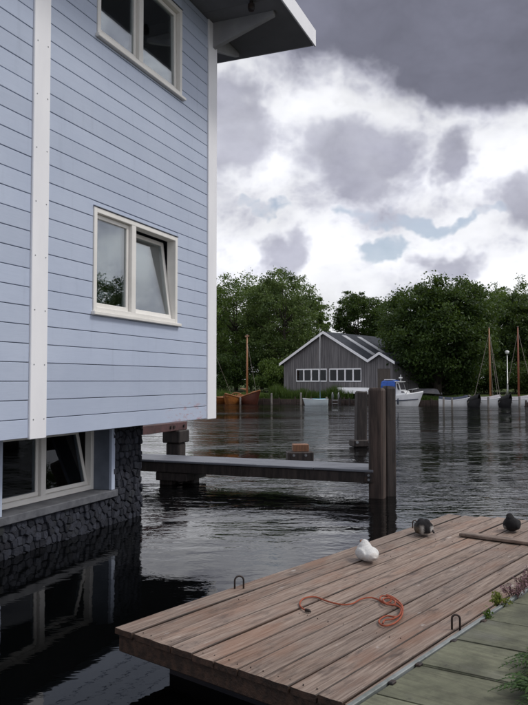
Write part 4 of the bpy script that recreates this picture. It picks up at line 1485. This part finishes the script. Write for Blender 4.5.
deck_part(o, sl, 'greycloth', 'cover', .26, 0, 12, 0.0, 1.0); rail(o, sl, 'gel', .03)
mast(o, .10, .5, 6.0, .085, 'redspar', stays=[((-1.0, .2, .55), .93), ((1.3, 0, .6), .95)], sr=.02)
for i, (px_, D, lab) in enumerate(((472.3, 58.2, 'black tarpaulin-covered dinghy lying bow-on between the white boats left of the lamp'),
                                  (503, 58.4, 'black tarpaulin-covered dinghy lying bow-on below the lamp post'))):
    o, sl = boat('covered_dinghy', flatpos(px_, D), facing(-80), 2.4, 1.15, .42, lab, 'dinghy', 'blackcloth', 'antifoul', group='black covered dinghies', tr=.85, sheer=.5)
    deck_part(o, sl, 'blackcloth', 'tarpaulin', .42, 0, 13, 0.0, 1.04)
    for x in (-.5, .4):
        MB().tube([(x, -.6, .3), (x, 0, .98), (x, .6, .3)], .02, 5).build('lashing', 'line', o)
for px_, D, hgt, lab in ((443.6, 57.6, .75, 'pale mooring post at the left end of the navy-covered boat'), (452, 57.4, .72, 'short mooring post in front of the navy-covered boat'),
                    (488.3, 57.5, .8, 'mooring post in front of the orange-masted boat'), (519.5, 57.8, .85, 'mooring post in front of the rightmost boat'),
                    (271.5, 65.0, .95, 'thick weathered post on the bank edge left of the dinghy'), (301, 63.0, 1.05, 'brown post on the bank just left of the dinghy'),
                    (326.5, 61.6, .7, 'dark post between dinghy and ladder'), (240.3, 64.4, .6, 'pale post between the wooden boats')):
    q = flatpos(px_, D)
    t_ = empty('mooring_post', (q[0], q[1], 0), .4); tag(t_, lab, 'post', 'mooring posts')
    MB().tube([(0, 0, -.7), (0, 0, hgt - .03), (0, 0, hgt)], [.085, .08, .055], 10).build('post', 'palewood', t_, smooth=False)
    MB().tube([(0, 0, hgt - .16), (0, 0, hgt - .11)], .09, 10).build('band', 'steel', t_)

# --- lamp post
q = flatpos(507.6, 63.5)
lm = empty('lamp_post', (q[0], q[1], ground_z(bank_uw(q)[1])), 0)
tag(lm, 'slender pale lamp post standing among the boats at the right', 'lamp post')
MB().tube([(0, 0, -.2), (0, 0, 1.0), (0, 0, 1.01), (0, 0, 3.7)], [.075, .075, .055, .045], 10).build('pole', 'alu', lm, smooth=True)
MB().tube([(0, 0, 3.70), (0, 0, 3.74), (0, 0, 3.95), (0, 0, 4.02)], [.06, .17, .20, .05], 12).build('lantern', 'gel', lm, smooth=True)

# --- pale boat on the grass under the big tree
P = flatpos(427, 66)
o = empty('upturned_boat', (P[0], P[1], 1.28), rad(-12)); tag(o, 'pale grey rowing boat lying upturned on the grass under the big tree', 'boat')
mb, sl = hull_mesh(2.4, 1.1, .34, .10, .7, .2)
h = mb.build('hull', ['greycloth', 'greycloth'], o, smooth=True); h.rotation_euler = (math.pi, 0, 0)
for x in (-.8, .8):
    box('trestle', (x - .06, -.45, -.6), (x + .06, .45, -.38), 'darkwood', o)

# ================================================================= DUCKS
def make_duck(name, loc, rz, label, parts, colour, bill, eyes, scale=1.0, voxel=.007, wide=1.0, tall=1.0):
    """union of ellipsoids remeshed into one continuous body; parts: (centre, radii, (rx,ry,rz))"""
    d = empty(name, loc, rz)
    tag(d, label, 'duck', 'ducks on the raft')
    bm = bmesh.new()
    for (c, rr, rot) in parts:
        mt = Matrix.Translation(c) @ Matrix.Rotation(rot[2], 4, 'Z') @ Matrix.Rotation(rot[1], 4, 'Y') @ Matrix.Rotation(rot[0], 4, 'X') @ Matrix.Diagonal((*rr, 1))
        bmesh.ops.create_uvsphere(bm, u_segments=24, v_segments=16, radius=1, matrix=mt)
    me = bpy.data.meshes.new('tmp')
    bm.to_mesh(me); bm.free()
    tmp = bpy.data.objects.new('tmp', me)
    COL.objects.link(tmp)
    rm = tmp.modifiers.new('r', 'REMESH'); rm.mode = 'VOXEL'; rm.voxel_size = voxel
    s = tmp.modifiers.new('s', 'SMOOTH'); s.iterations = 7; s.factor = .5
    dg = bpy.context.evaluated_depsgraph_get()
    dg.update()
    nm = bpy.data.meshes.new_from_object(tmp.evaluated_get(dg))
    bpy.data.objects.remove(tmp)
    nm.name = 'body'
    ca = nm.color_attributes.new('plumage', 'FLOAT_COLOR', 'POINT')
    vals = []
    for v in nm.vertices:
        v.co.z = max(v.co.z, .004)
        jr = random.Random(v.index)
        q = [colour(v.co + Vector((jr.gauss(0, .007), jr.gauss(0, .007), jr.gauss(0, .007)))) for _ in range(5)]
        vals += [sum(a[k] for a in q) / 5 for k in range(3)] + [1.0]
    ca.data.foreach_set('color', vals)
    nm.materials.clear()
    nm.materials.append(M['duck'])
    nm.polygons.foreach_set('use_smooth', [True] * len(nm.polygons))
    o = link('body', nm, d)
    if bill:
        MB().tube(bill[0], bill[1], 10).build('bill', 'bill' if 'white duck' in label else 'iron', d, smooth=True)
    for e in eyes:
        bm2 = bmesh.new()
        bmesh.ops.create_uvsphere(bm2, u_segments=8, v_segments=6, radius=.0055, matrix=Matrix.Translation(e))
        me2 = bpy.data.meshes.new('eye'); bm2.to_mesh(me2); bm2.free()
        me2.materials.append(M['iron'])
        link('eye', me2, d)
    d.scale = (scale, scale * wide, scale * tall)
    return d

def duck_loc(x, y):
    p = rp(x, y)
    return raft_world((p.x, p.y, ZR))
# resting pose: breast towards +x, neck drawn in, tail towards -x
REST = [((.0, 0, .085), (.145, .098, .085), (0, 0, 0)), ((.06, 0, .10), (.085, .085, .09), (0, 0, 0)), ((-.095, 0, .075), (.090, .072, .056), (0, .12, 0)),
        ((-.155, .0, .068), (.045, .030, .012), (0, .15, 0)), ((.0, .075, .085), (.115, .03, .058), (0, .1, 0)), ((.0, -.075, .085), (.115, .03, .058), (0, .1, 0)),
        ((.045, 0, .140), (.075, .068, .066), (0, -.3, 0)), ((.055, -.0, .182), (.048, .042, .040), (0, .1, 0))]
white = lambda c: (.80, .79, .77) if c.x > -.15 else (.74, .70, .66)
make_duck('duck', duck_loc(367, 561), rad(108), 'white duck resting hunched near the water edge of the raft', REST, white,
          ([(.105, .0, .190), (.135, .0, .184), (.155, .0, .176)], [.018, .016, .010]), [(.095, .036, .200), (.095, -.036, .200)], .90, wide=1.04, tall=.99)
def pied(c):
    # black neck curled over, white breast patch, brown-grey flank with a pale edge
    if c.y > .075 and c.z < .12: return (.66, .64, .61)
    if c.y > -.005 and c.z > .035: return (.012, .011, .013)
    if c.z > .135: return (.014, .013, .015)
    if c.y > -.035 and c.z < .125: return (.52, .50, .46)
    if c.y > -.055: return (.24, .21, .18)
    return (.105, .078, .055) if c.z < .11 else (.03, .026, .024)
REST2 = REST[:6] + [((.05, .035, .145), (.065, .05, .055), (0, 0, 0)), ((.06, .075, .105), (.050, .040, .055), (0, .4, 0)), ((.01, -.02, .155), (.075, .05, .045), (0, -.12, 0))]
make_duck('duck', duck_loc(423, 535), rad(-96), 'black, white and brown duck preening with its head bent to its breast', REST2, pied,
          ([(.085, .10, .072), (.095, .112, .056), (.10, .118, .046)], [.014, .012, .008]), [(.10, .095, .115)], .95)
def black(c):
    if c.y < -.055 and c.x > .02 and c.z < .075: return (.34, .33, .31)
    return (.009, .008, .010) if c.z > .05 else (.018, .015, .015)
REST3 = REST[:6] + [((.05, -.01, .150), (.07, .058, .06), (0, -.2, 0)), ((.035, -.02, .190), (.05, .042, .038), (0, 0, 0))]
make_duck('duck', duck_loc(512, 531), rad(-118), 'black duck resting at the far end of the raft behind the loose plank', REST3, black,
          ([(.0, -.02, .188), (-.03, -.015, .18), (-.05, -.01, .172)], [.015, .013, .008]), [(.05, .018, .20), (.05, -.058, .20)], .92)

# ================================================================= quay plants
def clump(name, at, label, cat, mat, n, r, h, leaf, seed, up=.5, group=None, ratio=.45):
    rng = np.random.default_rng(seed)
    o = empty(name, at); tag(o, label, cat, group)
    ns = max(4, n // 26)
    mb = MB()
    C, Nn, T, U = [], [], [], []
    for i in range(ns):
        an = rng.uniform(0, 6.28); rr = r * math.sqrt(rng.uniform(0, 1))
        b = Vector((math.cos(an) * rr * .35, math.sin(an) * rr * .35, -.01))
        e = Vector((math.cos(an) * rr, math.sin(an) * rr, h * rng.uniform(.45, 1.0)))
        mid = b.lerp(e, .5) + Vector((0, 0, h * .15))
        mb.tube([b, mid, e], [.003, .0025, .0012], 5)
        for j in range(n // ns):
            t = rng.uniform(.3, 1.05)
            p = b.lerp(mid, t * 2) if t < .5 else mid.lerp(e, (t - .5) * 2)
            C.append((p + Vector(rng.normal(size=3)) * leaf * .55)[:])
            Nn.append(rng.normal(size=3) * .7 + np.array([0, 0, up]))
            U.append(rng.normal(size=3) * .7 + np.array([math.cos(an), math.sin(an), .2]))
            T.append(rng.uniform(0, 1))
    mb.build('stems', 'bark' if mat != 'leaf_fern' else 'earth', o)
    L = leaf * rng.uniform(.6, 1.3, len(C))
    me = leaf_mesh('leaves', np.array(C), np.array(Nn), L, L * ratio, np.array(T), mat, np.array(U))
    link('leaves', me, o)
    return o
clump('stonecrop_plant', quay_world(1.74, 2.07), 'yellow-green stonecrop clump growing at the quay edge near the iron staple', 'plant', 'leaf_lime', 380, .075, .075, .020, 1, ratio=.6)
clump('weed_plant', quay_world(1.42, 2.09), 'small green weed on the metal edge strip', 'plant', 'leaf_reed', 90, .05, .035, .025, 2, ratio=.6)
for i, (s, w_, lab) in enumerate(((2.02, 2.06, 'pink flowering clump next to the yellow-green stonecrop'), (2.26, 2.05, 'middle pink flowering clump along the quay edge'),
                                 (2.52, 2.05, 'pink flowering clump at the right edge of the picture'))):
    clump('pink_flower_plant', quay_world(s, w_), lab, 'plant', 'leaf_pink', 380, .10, .075 + .015 * i, .018, 10 + i, group='pink flowers along the quay', ratio=.7)
clump('edge_plant', quay_world(2.85, 2.12), 'green leafy clump beyond the pink flowers', 'plant', 'leaf_fern', 300, .14, .14, .03, 20)
def fern(at, seed, label, n=16, L=.42, bias=(-1, .2)):
    rng = np.random.default_rng(seed)
    o = empty('fern', at); tag(o, label, 'fern', 'ferns on the quay')
    for i in range(n):
        an = math.atan2(bias[1], bias[0]) + rng.uniform(-2.2, 2.2)
        l = L * rng.uniform(.6, 1.1)
        C, Nn, U, Ln, T = [], [], [], [], []
        pts = []
        for k in range(15):
            t = k / 14
            pts.append(Vector((math.cos(an) * l * t, math.sin(an) * l * t, l * (.75 * t - .72 * t * t) + .02)))
        for k in range(2, 15):
            t = k / 14
            side = Vector((-math.sin(an), math.cos(an), 0))
            for sg in (-1, 1):
                q = l * .20 * (1 - t) ** .7 + .012
                dr = (side * sg + Vector((math.cos(an), math.sin(an), 0)) * .5).normalized()
                C.append((pts[k] + dr * q * .5)[:]); Nn.append((rng.normal() * .2, rng.normal() * .2, 1)); U.append(dr[:]); Ln.append(q * 1.1); T.append(rng.uniform(.1, .9))
        me = leaf_mesh('frond', np.array(C), np.array(Nn), np.array(Ln), np.array(Ln) * .34, np.array(T), 'leaf_fern', np.array(U))
        fr = link('frond', me, o)
        MB().tube(pts, [.003] * 8 + [.0015] * 7, 5).build('stalk', 'leaf_fern', fr)
for i, (sx_, wx_, L_, lab) in enumerate(((.72, 2.78, .30, 'dark green fern spreading over the slabs at the right edge'), (.34, 2.86, .30, 'lower fern in the bottom right corner'),
                                 (1.16, 2.76, .24, 'upper fern at the right edge of the quay slabs'), (.52, 2.92, .34, 'fern at the right edge behind the two lowest ones'))):
    fern(quay_world(sx_, wx_, QZ), 1 + i, lab, 26, L_)
